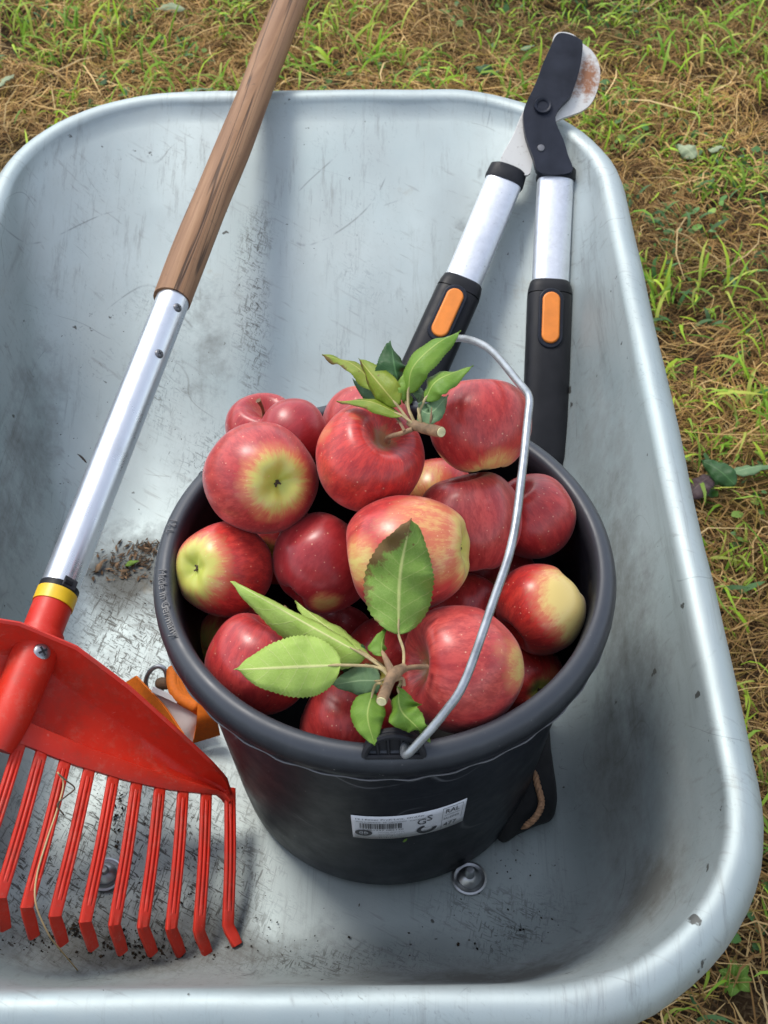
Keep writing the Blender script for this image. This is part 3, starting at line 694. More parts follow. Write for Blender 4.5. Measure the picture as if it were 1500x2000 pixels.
# ================================================================== BUCKET
BK = empty('bucket', (0, 0, .002), 'black plastic builder bucket heaped with red apples', 'bucket')
HB = .262; RB, RT_ = .1195, .1405
def wall_r(z): return RB+(RT_-RB)*z/.245
prof = [(0, .004), (.106, .004), (.112, .0015), (.1165, .003), (RB, .008)]
prof += [(wall_r(z), z) for z in np.linspace(.03, .242, 10)]
prof += [(.1425, .243), (.1500, .2395), (.1525, .2385), (.1540, .2400), (.1547, .246), (.1545, .2520), (.1530, .2570), (.1500, .2605), (.1465, .2618), (.1430, .2615), (.1412, .2600), (.1402, .2570)]
prof += [(wall_r(z)-.0028, z) for z in np.linspace(.242, .02, 9)] + [(.108, .009), (0, .009)]
bm = bmesh.new(); add_lathe(bm, prof, 128)
for v in bm.verts:
    a = math.atan2(v.co.y, v.co.x); r = math.hypot(v.co.x, v.co.y)
    if r > .05:
        k = 1+.0035*math.cos(2*a+.5)*(v.co.z/.26)+.0008*noise.noise(Vector((math.cos(a)*3, math.sin(a)*3, v.co.z*18)))
        v.co.x *= k; v.co.y *= k
    v.co.z += .002
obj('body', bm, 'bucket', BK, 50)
# moulding flash under the lip (thin pale ragged seam)
bm = bmesh.new(); pts = []
for i in range(200):
    a = 2*PI*i/199; r = .1535+.0007*noise.noise(Vector((math.cos(a)*14, math.sin(a)*14, 0)))+.0006*math.sin(a*37); r *= 1+.0035*math.cos(2*a+.5)
    pts.append((r*math.cos(a), r*math.sin(a), .2398+.0008*noise.noise(Vector((math.cos(a)*9, math.sin(a)*9, 4)))))
add_tube(bm, pts, .0007, 5, False); obj('mould_seam', bm, simple('seam_plastic', (.10, .10, .105), .5), BK)

# lettering helper
def text_geo(s, size):
    cu = bpy.data.curves.new('t', 'FONT'); cu.body = s; cu.size = size; cu.resolution_u = 2
    o = bpy.data.objects.new('t', cu); COL.objects.link(o); dg = bpy.context.evaluated_depsgraph_get()
    me = bpy.data.meshes.new_from_object(o.evaluated_get(dg)); bpy.data.objects.remove(o)
    V = [v.co.copy() for v in me.vertices]; F = [list(p.vertices) for p in me.polygons]; bpy.data.meshes.remove(me); return V, F
def text_width(s, size): V, F = text_geo(s, size); return max(v.x for v in V) if V else 0
# embossed lettering on the flat of the lip: reads counter-clockwise, feet outwards
LETTER = simple('worn_letter_plastic', (.045, .048, .055), .42)
def emboss(s, a0, size):
    V, F = text_geo(s, size); bm = bmesh.new()
    vs = []
    for v in V:
        r = .1442+(size*.72-v.y); a = a0+v.x/.147
        zt = .2648 - max(0, r-.1465)**2*28
        vs.append(bm.verts.new((r*math.cos(a), r*math.sin(a), zt)))
    for f in F: bm.faces.new([vs[i] for i in f])
    ex = bmesh.ops.extrude_face_region(bm, geom=list(bm.faces))
    for v in [x for x in ex['geom'] if isinstance(x, bmesh.types.BMVert)]: v.co.z += .0006
    obj('embossed_lettering', bm, LETTER, BK, False)
emboss('PROFI-LINE', math.radians(134), .0085)
emboss('12 L', math.radians(167), .0075)
emboss('Made in Germany', math.radians(184), .0078)

# sticker on the front
def cone(a, z, lift=.0006):
    r = (wall_r(z)+lift)*(1+.0035*math.cos(2*a+.5)*(z/.26))
    return Vector((r*math.cos(a), r*math.sin(a), z+.002))
S0, S1 = math.radians(-100.6), math.radians(-66.0); Z0, Z1 = .108, .148
def sk(u, v, lift=.0006):
    """u along, v up, both 0..1 on the sticker"""
    return cone(S0+(S1-S0)*u, Z0+(Z1-Z0)*v+.006*u-.002, lift)
bm = bmesh.new(); G = [[bm.verts.new(sk(i/30, j/4)) for i in range(31)] for j in range(5)]
for j in range(4):
    for i in range(30): bm.faces.new((G[j][i], G[j][i+1], G[j+1][i+1], G[j+1][i]))
stk = obj('sticker', bm, 'sticker', BK); stk.modifiers.new('solid', 'SOLIDIFY').thickness = .00025
SW = (S1-S0)*wall_r(.14); SH = Z1-Z0
def ptext(bm, s, u, v, size, sx=1.0):
    V, F = text_geo(s, size); vs = [bm.verts.new(sk(u+q.x*sx/SW, v+q.y/SH, .0011)) for q in V]
    for f in F: bm.faces.new([vs[i] for i in f])
def pquad(bm, u0, u1, v0, v1):
    n = max(1, int((u1-u0)*30)); A = [bm.verts.new(sk(u0+(u1-u0)*i/n, v0, .0011)) for i in range(n+1)]; B = [bm.verts.new(sk(u0+(u1-u0)*i/n, v1, .0011)) for i in range(n+1)]
    for i in range(n): bm.faces.new((A[i], A[i+1], B[i+1], B[i]))
def pring(bm, u, v, r0, r1, a0=0, a1=2*PI, n=28, asp=1.0):
    A, B = [], []
    for i in range(n+1):
        a = a0+(a1-a0)*i/n
        for R, Q in ((r0, A), (r1, B)): Q.append(bm.verts.new(sk(u+R*math.cos(a)/SW*asp, v+R*math.sin(a)/SH, .0011)))
    for i in range(n): bm.faces.new((A[i], B[i], B[i+1], A[i+1]))
bm = bmesh.new()
ptext(bm, '12 l Eimer Profi-Line, Ord.Nr.', .03, .86, .0036, 1.1); ptext(bm, 'Made in Germany   PP  Lebensmittel', .04, .76, .0022, 1.05)
for i, s in enumerate(('Hersteller GmbH & Co.', 'Kunststoffwerk 12 Nr. 7', 'Tel. 0 49 - 28 11 10', 'Art. 1 2 0 0 5')): ptext(bm, s, .23, .30-.075*i, .0017, 1.1)
ptext(bm, 'Gebrauchshinweise beachten, trocken lagern', .04, .06, .0018, 1.05)
ptext(bm, 'Bauart geprueft', .50, .74, .0018, 1.0)
obj('small_print', bm, 'ink', stk, False)
bm = bmesh.new(); u = .07; rr = random.Random(3)
while u < .43:
    wd = rr.choice((.003, .003, .006, .009)); pquad(bm, u, u+wd, .48, .71); u += wd+rr.choice((.004, .004, .007, .009))
ptext(bm, '4 001297 082120', .09, .40, .0030, 1.35); obj('barcode', bm, 'ink', stk, False)
bm = bmesh.new(); pring(bm, .10, .28, .0030, .0054, asp=1.12); pring(bm, .10, .28, .0015, .0020, asp=1.12); pquad(bm, .096, .104, .19, .37); obj('round_emblem', bm, 'ink', stk, False)
bm = bmesh.new(); ptext(bm, 'G', .560, .50, .0135, .72); ptext(bm, 'S', .645, .60, .0135, .72); obj('test_mark', bm, 'ink', stk, False)
bm = bmesh.new(); pring(bm, .655, .25, .0042, .0072, 1.9, 2*PI+.1, asp=1.0); ptext(bm, 'Sicherheit', .635, .30, .0017, 1.0); obj('crescent_mark', bm, 'ink', stk, False)
bm = bmesh.new(); ptext(bm, 'RAL', .808, .70, .0105, .56); ptext(bm, 'GUETEZEICHEN', .805, .60, .0025, .62); ptext(bm, 'BAUEIMER', .80, .44, .0050, .50)
pquad(bm, .785, .788, .08, .95); pquad(bm, .965, .968, .30, .95); pquad(bm, .785, .968, .93, .945)
ptext(bm, '477', .805, .14, .0090, .72); obj('quality_mark', bm, 'ink', stk, False)

# wire handle: hinged on the near and far lug, fallen to the right
TL = math.radians(50); hu = Vector((math.cos(TL), 0, math.sin(TL))); H0 = Vector((.002, 0, .260)); hn = hu.cross(Vector((0, 1, 0)))
hp = [hit(x, y, H0, hn) for x, y in ((792, 1474), (822, 1446), (868, 1392), (908, 1330), (962, 1178), (1000, 1060), (1020, 920), (1031, 815), (1034, 785), (1030, 768), (1012, 746), (966, 691), (931, 668), (890, 661), (850, 676), (806, 712))]
end = H0+Vector((0, .152, 0)); hp += [H0+Vector((0, .160, 0))+hu*.012, end+hu*.002]
hp = [Vector(p) for p in hp]; hp = [hp[0]+Vector((.0, .012, -.004))]+hp
tube('wire_handle', spline(hp, 110), .0026, 'wire', BK, 12)
for sgn in (-1, 1):                                      # lugs on the lip
    c = Vector((.0045, sgn*.1475, .2615)); out = Vector((0, sgn, .22)).normalized(); upv = Vector((0, -sgn*.45, .9)).normalized(); xv = Vector((1, 0, 0))
    bm = bmesh.new(); o2 = [c+xv*(.0185*math.cos(a))+upv*(.0155*math.sin(a)) for a in np.linspace(0, PI, 22)]+[c-xv*.0185-upv*.006, c+xv*.0185-upv*.006]
    add_prism(bm, [p-out*.002 for p in o2], out, .004); lug = bevel(obj('handle_lug', bm, 'black', BK, 35), .0008)
    bm = bmesh.new()                                      # raised frame and ribs of the lug
    arc = [c+xv*(.0172*math.cos(a))+upv*(.0142*math.sin(a))+out*.002 for a in np.linspace(0, PI, 22)]; add_tube(bm, arc, .0022, 8)
    add_tube(bm, [c-xv*.0172+out*.002, c+xv*.0172+out*.002], .0019, 8)
    for q in (-.009, -.003, .004, .010): add_tube(bm, [c+xv*q+out*.0012, c+xv*q*1.2+upv*.0125+out*.0012], .0011, 6)
    obj('lug_ribs', bm, 'black', lug, 40)

# ================================================================== APPLES
def apple_mesh(R, long=1.0, taper=.07, stem_d=.38, stem_w=.28, cal_d=.25, cal_w=.30, lob=.035, seed=0, nlat=44, nlon=60):
    """core axis is local z, stem end up"""
    bm = bmesh.new(); rows = []; ph = seed*1.7
    for i in range(nlat+1):
        th = PI*i/nlat; s, c = math.sin(th), math.cos(th)
        r = R*(s**.95)*(1+taper*c)*1.0
        z = R*.97*long*c
        if c > 0: z -= R*long*stem_d*math.exp(-(s/stem_w)**2)
        else: z += R*long*cal_d*math.exp(-(s/cal_w)**2)
        if i in (0, nlat): rows.append([bm.verts.new((0, 0, z))]); continue
        row = []
        for k in range(nlon):
            a = 2*PI*k/nlon; b = (1-c)/2
            f = 1+lob*math.cos(5*a+ph)*(b**2)*(1 if c < .6 else 0)+.018*math.cos(2*a+ph*2)+.012*math.cos(3*a+ph)
            nz = noise.noise(Vector((math.cos(a)*s*1.3+seed*3.1, math.sin(a)*s*1.3, c*1.3)))
            zz = z+R*.05*math.cos(5*a+ph)*s*max(0, -c)*.8*(b**3)+R*.05*nz*s+R*.035*math.cos(a+ph)*c
            row.append(bm.verts.new((r*f*(1+.05*nz)*math.cos(a), r*f*(1+.05*nz)*math.sin(a), zz)))
        rows.append(row)
    for A, B in zip(rows, rows[1:]):
        for k in range(nlon):
            k2 = (k+1) % nlon
            if len(A) == 1: bm.faces.new((A[0], B[k], B[k2]))
            elif len(B) == 1: bm.faces.new((A[k], B[0], A[k2]))
            else: bm.faces.new((A[k], B[k], B[k2], A[k2]))
    bmesh.ops.recalc_face_normals(bm, faces=bm.faces)
    me = bpy.data.meshes.new('apple'); bm.to_mesh(me); bm.free(); return me
FPXI = FPX
def apple(px, py, rpx, z, stem, label, long=1.0, tone=.5, pink=.35, yellow=(), green=.3, calyx_yellow=.5, stem_show=True, seed=0, spin=0.0, russet=.35, shape=None):
    """stem = direction of the stem end (right, up, towards viewer); yellow = [(direction, angular radius, strength)]"""
    p = at(px, py, z); depth = (p-Vector(CAM)).dot(Vector(FW)); R = depth*rpx/FPXI
    d = cdir(*stem); q = Vector((0, 0, 1)).rotation_difference(d) @ Quaternion((0, 0, 1), spin)
    e = empty('apple', p, label, 'apple', 'apples heaped in the bucket'); e['local'] = 1
    e.rotation_mode = 'QUATERNION'; e.rotation_quaternion = q
    me = apple_mesh(R, long, seed=seed, **(shape or {})); o = obj('skin', me, 'apple', e)
    qi = q.inverted(); ys = [(qi @ cdir(*dd), rad, st) for dd, rad, st in yellow]
    if calyx_yellow: ys.append((Vector((0, 0, -1)), calyx_yellow, 1.0))
    n = len(me.vertices); co = np.empty(n*3); me.vertices.foreach_get('co', co); co = co.reshape(-1, 3); u = co/np.linalg.norm(co, axis=1, keepdims=True)
    bl = np.ones(n)
    for dd, rad, st in ys:
        ang = np.arccos(np.clip(u@np.array(dd), -1, 1)); k = np.clip((ang-rad*.30)/(rad*1.15), 0, 1); k = k*k*(3-2*k); bl = np.minimum(bl, 1-st*(1-k))
    gr = np.full(n, green); angc = np.arccos(np.clip(-u[:, 2], -1, 1)); gr = np.clip(gr+.6*np.exp(-(angc/.38)**2)+.3*np.exp(-((PI-angc)/.3)**2), 0, 1)
    ru = russet*np.exp(-((PI-angc)/.42)**2)*1.6
    for nm, val in (('blush', bl), ('tone', np.full(n, tone)), ('pink', np.full(n, pink)), ('green', gr), ('russet', ru)):
        a = me.attributes.new(nm, 'FLOAT', 'POINT'); a.data.foreach_set('value', val.astype(np.float32))
    zt = co[0, 2]; zb = co[-1, 2]
    if stem_show:
        b = bmesh.new(); L = R*random.uniform(.50, .68); k = random.uniform(-.2, .2)*R
        add_tube(b, spline([(0, 0, zt-.002), (k*.3, 0, zt+L*.5), (k, k*.4, zt+L)], 7), [.0014, .0012, .0011, .0011, .0012, .0015, .0019], 8); obj('stem', b, 'stem', e, 50)
    b = bmesh.new()                                            # dried calyx: five curled sepals in the basin
    for i in range(5):
        a = 2*PI*i/5+random.uniform(-.35, .35); c, s = math.cos(a), math.sin(a); r1, r2 = R*.02, R*random.uniform(.035, .095)
        add_tube(b, [(c*r1, s*r1, zb-.0002), (c*r2, s*r2, zb-R*.03), (c*r2*.6, s*r2*.6, zb-R*.08)], [.0008, .0006, .0002], 6, True, .5)
    add_lathe(b, [(0, zb-.0006), (R*.04, zb-.0004), (R*.055, zb+.0005)], 10); obj('calyx', b, 'calyx', e, 50)
    return e, p, R
A = {}
A['a1'] = apple(512, 935, 111, .292, (-.42, .10, -.88), 'pinkish red apple showing its yellow-green blossom end, top left of the heap', pink=0.75, tone=.35, calyx_yellow=.80, green=.45, seed=1, stem_show=False, yellow=[((.62, .28, .7), .45, .55), ((.2, -.62, .75), .4, .55)])
A['a2'] = apple(518, 842, 75, .276, (.02, .66, .55), 'small dark red apple at the back left with its stem hollow facing up', pink=.35, tone=.2, seed=2, yellow=[((-.2, .8, .4), .4, .35)], shape=dict(stem_d=.55, stem_w=.36))
A['a23'] = apple(570, 848, 69, .296, (.5, .4, -.6), 'small plain dark red apple wedged right of the one with the stem hollow', pink=.15, tone=.1, seed=23, stem_show=False)
A['a3'] = apple(720, 898, 108, .312, (.40, .50, .62), 'bright red apple at the top with a leafy twig still on its stem', pink=0.35, tone=.85, seed=3, yellow=[((-.75, .45, .3), .35, .5), ((-.2, .75, .55), .25, .35)], stem_show=False, shape=dict(stem_d=.45, stem_w=.38), russet=.6)
A['a4'] = apple(716, 838, 88, .278, (.2, .8, -.2), 'red apple at the very back, mostly hidden behind the upper twig', tone=.4, stem_show=False, seed=4, yellow=[((-.2, .9, .3), .3, .4)])
A['a5'] = apple(940, 832, 100, .318, (-.10, .96, -.04), 'large red apple at the back right under the wire handle', pink=0.60, tone=.45, stem_show=False, seed=5, calyx_yellow=.75, yellow=[((.25, -.75, .45), .55, .75), ((-.3, .7, .4), .25, .25)])
A['a6'] = apple(850, 975, 80, .243, (.1, .3, -.8), 'orange-red apple wedged deep between the two top middle apples', tone=.7, stem_show=False, seed=6, yellow=[((-.3, .5, .7), .8, .7)])
A['a7'] = apple(917, 1022, 101, .272, (-.12, .95, .10), 'dusky rose-red apple in the middle right, left of the handle wire', pink=0.75, tone=.22, stem_show=False, seed=7, long=1.06, yellow=[((-.3, .95, .2), .2, .3)])
A['a8'] = apple(1040, 1010, 84, .250, (-.45, .68, .45), 'dark red apple against the back right bucket wall, behind the wire', pink=0.50, tone=.4, stem_show=False, seed=8, yellow=[((.9, .2, .4), .3, .5)])
A['a9'] = apple(1057, 1188, 92, .240, (-.70, -.62, .12), 'two-tone apple, half red and half pale yellow, at the right bucket wall', tone=.8, seed=9, long=.97, calyx_yellow=.7, green=.10, yellow=[((.60, .32, .74), 1.05, 1.0), ((.75, -.3, .6), .75, .95)], stem_show=False)
A['a10'] = apple(798, 1082, 117, .292, (-.92, -.12, -.15), 'large pink and yellow striped apple lying sideways behind the spotted leaf', pink=0.80, tone=.65, long=1.14, stem_show=False, seed=10, calyx_yellow=.85, green=.22, yellow=[((.25, .62, .6), .75, .62), ((-.70, -.10, .6), .50, .8), ((-.3, -.15, .85), .45, .65), ((.5, .0, .8), .65, .62), ((-.2, .5, .8), .5, .5)])
A['a11'] = apple(628, 1100, 99, .246, (.60, .75, -.25), 'dark crimson apple with a yellow patch below, left of the striped apple', pink=0.20, tone=.12, seed=11, long=1.0, calyx_yellow=0, yellow=[((.12, -.80, .6), .40, .85)], stem_show=False)
A['a12'] = apple(435, 1112, 94, .246, (.55, -.05, -.80), 'red apple with green-yellow blossom end at the left bucket wall', pink=0.50, tone=.9, seed=12, calyx_yellow=.95, green=.6, long=1.05, stem_show=False, yellow=[((-.6, -.55, .5), .45, .8)])
A['a13'] = apple(508, 1300, 103, .236, (.25, .82, .05), 'deep red apple with upright stem at the near left, under the pale leaves', pink=0.30, tone=.5, seed=13, yellow=[((-.8, .3, .4), .25, .3)])
A['a14'] = apple(680, 1424, 98, .212, (.1, .5, -.7), 'dark red apple at the near bucket wall below the lower twig', tone=.35, seed=14)
A['a15'] = apple(898, 1306, 126, .258, (-.80, .10, .35), 'biggest apple, blushed pink, at the near right with the lower leafy twig on its stem', pink=0.95, tone=.35, seed=15, calyx_yellow=.75, green=.35, stem_show=False, yellow=[((.85, .1, .45), .5, .75), ((.55, .35, .7), .3, .4)], russet=.75, shape=dict(stem_d=.46, stem_w=.40))
A['a16'] = apple(908, 1200, 80, .215, (.1, .7, -.5), 'red apple half hidden between the striped and the biggest apple', tone=.45, seed=16)
A['a17'] = apple(462, 1258, 80, .165, (.5, .3, -.6), 'dim greenish apple deep at the left bucket wall', tone=.3, green=.6, seed=17, yellow=[((-.6, .2, .7), .7, .8)])
A['a18'] = apple(1022, 1328, 80, .185, (-.4, .2, -.8), 'orange-red apple deep at the right wall below the two-tone apple', tone=.6, seed=18, yellow=[((.6, .1, .6), .5, .5)])
A['a19'] = apple(650, 1262, 84, .165, (.2, .5, -.7), 'shaded dark apple deep in the gap above the lower leaves', tone=.1, seed=19)
A['a20'] = apple(535, 1060, 84, .19, (.1, .3, -.8), 'shaded dark red apple deep between the three left apples', tone=.1, seed=20)
A['a21'] = apple(752, 1285, 82, .185, (.2, .3, -.8), 'shaded red apple deep behind the lower twig', tone=.35, seed=21)
A['a22'] = apple(978, 1135, 76, .19, (.2, .3, -.8), 'shaded purple-red apple deep beside the two-tone apple, behind the wire', tone=.1, seed=22)

# ------------------------------------------------------------------ twigs on two apples
def world_child(name, mesh, mat, parent_apple, smooth=True, parent=None):
    """a part modelled in world space under a rotated apple"""
    o = obj(name, mesh, mat, None, smooth); root = parent_apple
    mw = Matrix.Translation(root.location) @ root.rotation_quaternion.to_matrix().to_4x4()
    o.data.transform(mw.inverted()); o.parent = parent or root
    return o
def add_leaf(root, tw, pts, hw, mat, face=None, pet=None, **kw):
    """pts = [(x, y, z) pixel + height] along the midrib"""
    P = [at(*p) for p in pts]
    f = face or cdir(0, .25, 1)
    me = leaf_mesh(P, hw, f, **kw); o = world_child('leaf', me, mat, root, True, tw)
    m = o.modifiers.new('solid', 'SOLIDIFY'); m.thickness = .00035
    if pet:
        bm = bmesh.new(); Q = [at(*p) for p in pet]+[P[0], P[0]*.75+P[1]*.25]; add_tube(bm, spline(Q, 12), [.0009]*9+[.0008, .0006, .0004], 7); world_child('leaf_stalk', bm, 'petiole', root, 50, tw)
# lower twig
e15 = A['a15'][0]; bm = bmesh.new()
tp = [at(790, 1303, .300), at(768, 1318, .303), at(757, 1340, .304), at(745, 1370, .309)]
add_tube(bm, spline(tp, 12), [.0026, .0030, .0036, .0040, .0038, .0034, .0032, .0031, .0031, .0032, .0033, .0033], 10)
add_tube(bm, spline([at(768, 1320, .303), at(755, 1290, .304), at(745, 1270, .302)], 7), [.0028, .0026, .0022, .0018, .0016, .0012, .0008], 8)
add_tube(bm, spline([at(785, 1312, .300), at(800, 1304, .296), at(835, 1302, .290)], 8), .0016, 8)
add_tube(bm, spline([at(765, 1330, .302), at(785, 1325, .300), at(789, 1340, .297)], 7), .0013, 7)
tw = world_child('twig', bm, 'twig', e15, 50)
cc = tp[-1]; world_child('cut_end', (lambda b: (add_lathe(b, [(0, .0004), (.0028, .0004), (.0031, -.0004)], 14, cc, (tp[-1]-tp[-2]).normalized()), b)[1])(bmesh.new()), 'cutwood', e15, 40, tw)
add_leaf(e15, tw, [(778, 1238, .303), (782, 1120, .322), (803, 1014, .348)], .0215, 'leaf_spot', cdir(.05, .1, 1), pet=[(788, 1304, .301), (788, 1270, .302)], fold=.18, wave=.16, seed=1, shape=.5, teeth=22)
add_leaf(e15, tw, [(712, 1280, .300), (600, 1218, .298), (454, 1135, .291)], .0215, 'leaf_under', cdir(-.1, -.15, .95), pet=[(760, 1318, .302), (740, 1300, .302)], fold=.15, wave=.06, seed=2, shape=.2, teeth=26, asym=.08)
add_leaf(e15, tw, [(665, 1299, .301), (570, 1303, .294), (458, 1308, .282)], .0175, 'leaf_under', cdir(.05, .1, 1), pet=[(760, 1322, .303), (735, 1303, .303)], fold=.10, wave=.08, seed=3, shape=-.3, teeth=26)
add_leaf(e15, tw, [(722, 1283, .288), (640, 1225, .285), (576, 1173, .279)], .0085, 'leaf_under', cdir(.4, .3, .8), pet=[(762, 1318, .301), (745, 1300, .294)], fold=.5, wave=.1, seed=4, teeth=14)
add_leaf(e15, tw, [(742, 1330, .290), (700, 1330, .284), (648, 1338, .276)], .0105, 'leaf_grey', cdir(0, .1, 1), pet=[(765, 1325, .301), (752, 1326, .295)], fold=.2, wave=.1, seed=5, teeth=14)
add_leaf(e15, tw, [(728, 1352, .284), (718, 1400, .281), (732, 1456, .273)], .0112, 'leaf_top', cdir(-.05, .1, 1), pet=[(745, 1335, .295), (735, 1336, .291)], fold=.18, wave=.08, seed=6, teeth=14)
add_leaf(e15, tw, [(778, 1345, .292), (782, 1385, .288), (812, 1418, .286), (840, 1444, .279)], .0095, 'leaf_top', cdir(-.3, .1, .8), pet=[(775, 1326, .300), (783, 1330, .297)], fold=.5, wave=.5, seed=7, teeth=14)
add_leaf(e15, tw, [(748, 1284, .302), (746, 1256, .304), (758, 1224, .302)], .0055, 'leaf_top', cdir(.5, .1, .8), fold=.7, wave=.3, seed=8, teeth=8)
add_leaf(e15, tw, [(700, 1290, .284), (680, 1278, .281), (655, 1262, .278)], .011, 'leaf_dark', cdir(.1, .2, 1), fold=.2, wave=.1, seed=9, teeth=10)
# upper twig
e3 = A['a3'][0]; bm = bmesh.new()
tp = [at(797, 826, .352), at(815, 832, .354), at(836, 838, .355), at(862, 844, .362)]
add_tube(bm, spline(tp, 14), [.0018, .0022, .0028, .0033, .0037, .0034, .0035, .0038, .0036, .0036, .0038, .0037, .0036, .0035], 10)
add_tube(bm, spline([at(806, 838, .353), at(785, 846, .349), at(759, 854, .340), at(757, 862, .332)], 9), [.0016]*6+[.0017, .0021, .0022], 8)
add_tube(bm, spline([at(842, 838, .355), at(842, 815, .362), at(843, 795, .366)], 7), [.0016, .0014, .0011, .0008, .0006, .0004, .0002], 7)
add_tube(bm, spline([at(790, 842, .352), at(778, 820, .351), at(768, 810, .346)], 7), .0010, 7)
tw = world_child('twig', bm, 'twig', e3, 50)
world_child('cut_end', (lambda b: (add_lathe(b, [(0, .0004), (.0029, .0004), (.0033, -.0004)], 14, tp[-1], (tp[-1]-tp[-2]).normalized()), b)[1])(bmesh.new()), 'cutwood', e3, 40, tw)
add_leaf(e3, tw, [(776, 792, .360), (742, 752, .366), (700, 700, .366)], .0095, 'leaf_olive', cdir(-.35, -.1, .9), pet=[(806, 832, .354), (790, 810, .357)], fold=.35, wave=.06, seed=11, shape=.3)
add_leaf(e3, tw, [(748, 768, .358), (690, 712, .362), (629, 693, .352)], .0062, 'leaf_olive', cdir(.35, .3, .85), fold=.3, wave=.2, seed=12, shape=.5)
add_leaf(e3, tw, [(786, 812, .356), (722, 784, .357), (657, 784, .348)], .0060, 'leaf_olive', cdir(.05, .65, .7), pet=[(815, 834, .354), (800, 822, .356)], fold=.3, wave=.08, seed=13)
add_leaf(e3, tw, [(782, 764, .360), (771, 715, .372), (763, 664, .374)], .0120, 'leaf_dark', cdir(.35, .1, .9), pet=[(812, 830, .354), (794, 790, .358)], fold=.45, wave=.18, seed=14, shape=.9)
add_leaf(e3, tw, [(776, 772, .350), (735, 762, .350), (691, 742, .342)], .0110, 'leaf_dark', cdir(-.1, .3, .9), fold=.15, wave=.1, seed=15)
add_leaf(e3, tw, [(797, 768, .364), (806, 718, .378), (852, 672, .386), (900, 646, .384)], .0105, 'leaf_top', cdir(-.45, .3, .8), pet=[(808, 824, .355), (798, 798, .359)], fold=.35, wave=.08, seed=16, shape=.6)
add_leaf(e3, tw, [(829, 782, .366), (855, 742, .376), (924, 714, .378)], .0100, 'leaf_top', cdir(-.25, .7, .7), pet=[(822, 832, .355), (818, 808, .360)], fold=.25, wave=.1, seed=17, shape=.2)
add_leaf(e3, tw, [(817, 798, .362), (842, 806, .362), (876, 770, .366)], .0085, 'leaf_grey', cdir(.1, .3, .9), pet=[(824, 832, .355), (820, 814, .360)], fold=.2, wave=.3, seed=18, teeth=12)
add_leaf(e3, tw, [(783, 790, .352), (764, 770, .358), (752, 742, .358)], .0065, 'leaf_olive', cdir(.1, .3, .9), fold=.3, wave=.25, seed=19, teeth=12)
add_leaf(e3, tw, [(799, 790, .356), (795, 755, .366), (800, 715, .370)], .0060, 'leaf_top', cdir(.5, .2, .8), fold=.35, wave=.2, seed=20, teeth=12)
add_leaf(e3, tw, [(832, 780, .354), (822, 770, .360), (806, 768, .360)], .0055, 'leaf_grey', cdir(.2, .2, .9), fold=.2, wave=.2, seed=22, teeth=8)

# ================================================================== RAKE
Bp = at(107, 1172, .150); Rp = at(494, 190, .2275); tdir = (Bp-Rp).normalized()         # axis runs down to the head
RK = empty('rake', at(100, 1230, 0), 'red plastic hand rake with aluminium tube and wooden handle', 'rake')
Rr = at(450, 1545, .040)
wv = (Rr-Bp); wv = (wv-tdir*wv.dot(tdir)).normalized(); nv = wv.cross(tdir)
if nv.z < 0: nv = -nv
def hp_(x, y, off=0.0): return hit(x, y, Bp+nv*off, nv)
def loc(p): d = p-Bp; return d.dot(wv), d.dot(tdir)                                     # head coordinates
def axis_pt(x, y):
    """point of the tube axis seen at a pixel row"""
    best = min((abs((lambda q: (q-Vector(CAM)).dot(Vector(UP))/(q-Vector(CAM)).dot(Vector(FW))*FPX)(Bp-tdir*s)-(1000-y)), s) for s in np.linspace(-.4, 1.2, 1601))
    return best[1]
s_join = axis_pt(335, 580)
q0 = Bp-tdir*s_join
def ring_prof(a, b, r): return [a, b]
def along(s): return Bp-tdir*s
# wooden handle, slightly crooked
bm = bmesh.new(); wp = []; wr = []
for i in range(60):
    s = s_join-.004+i/59*1.02; k = along(s)+Vector((noise.noise(Vector((s*4, 0, 0))), 0, noise.noise(Vector((s*4, 7, 0)))))*.0028
    wp.append(k); wr.append(.0172+.0012*noise.noise(Vector((s*9, 3, 0))))
add_tube(bm, wp, wr, 28); wood = obj('wooden_handle', bm, None, RK, 60)
# its own axis along local z so the grain runs lengthwise
qz = Vector((0, 0, 1)).rotation_difference(-tdir); wood.data.transform(qz.to_matrix().to_4x4().inverted()); wood.rotation_mode = 'QUATERNION'; wood.rotation_quaternion = qz; wood.data.materials.append(MT['wood'])
bm = bmesh.new(); add_tube(bm, [along(s) for s in (.010, .05, .15, .25, s_join-.002, s_join+.03)], .0150, 36); tb = obj('aluminium_tube', bm, None, RK, 60)
tb.data.transform(qz.to_matrix().to_4x4().inverted()); tb.rotation_mode = 'QUATERNION'; tb.rotation_quaternion = qz; tb.data.materials.append(MT['alu'])
tube('black_ring', [along(.0062), along(.0112)], .0155, 'black', RK, 36)
tube('yellow_ring', [along(-.0050), along(.006)], .0158, 'yellow', RK, 36)
tube('neck', spline([along(-.05), along(-.03), along(-.0052)], 6), .0150, 'red', RK, 36)
def on_tube(x, y, r, s=None):
    """surface point of the tube seen at pixel x, y"""
    d = Vector(ray(x, y)).normalized(); c = Vector(CAM); a = tdir
    dd = d-a*d.dot(a); oc = (c-Bp)-a*(c-Bp).dot(a); A_, B_, C_ = dd.dot(dd), 2*dd.dot(oc), oc.dot(oc)-r*r; D = max(0, B_*B_-4*A_*C_); t = (-B_-math.sqrt(D))/(2*A_)
    p = c+d*t; n = (p-Bp)-a*(p-Bp).dot(a); return p, n.normalized()
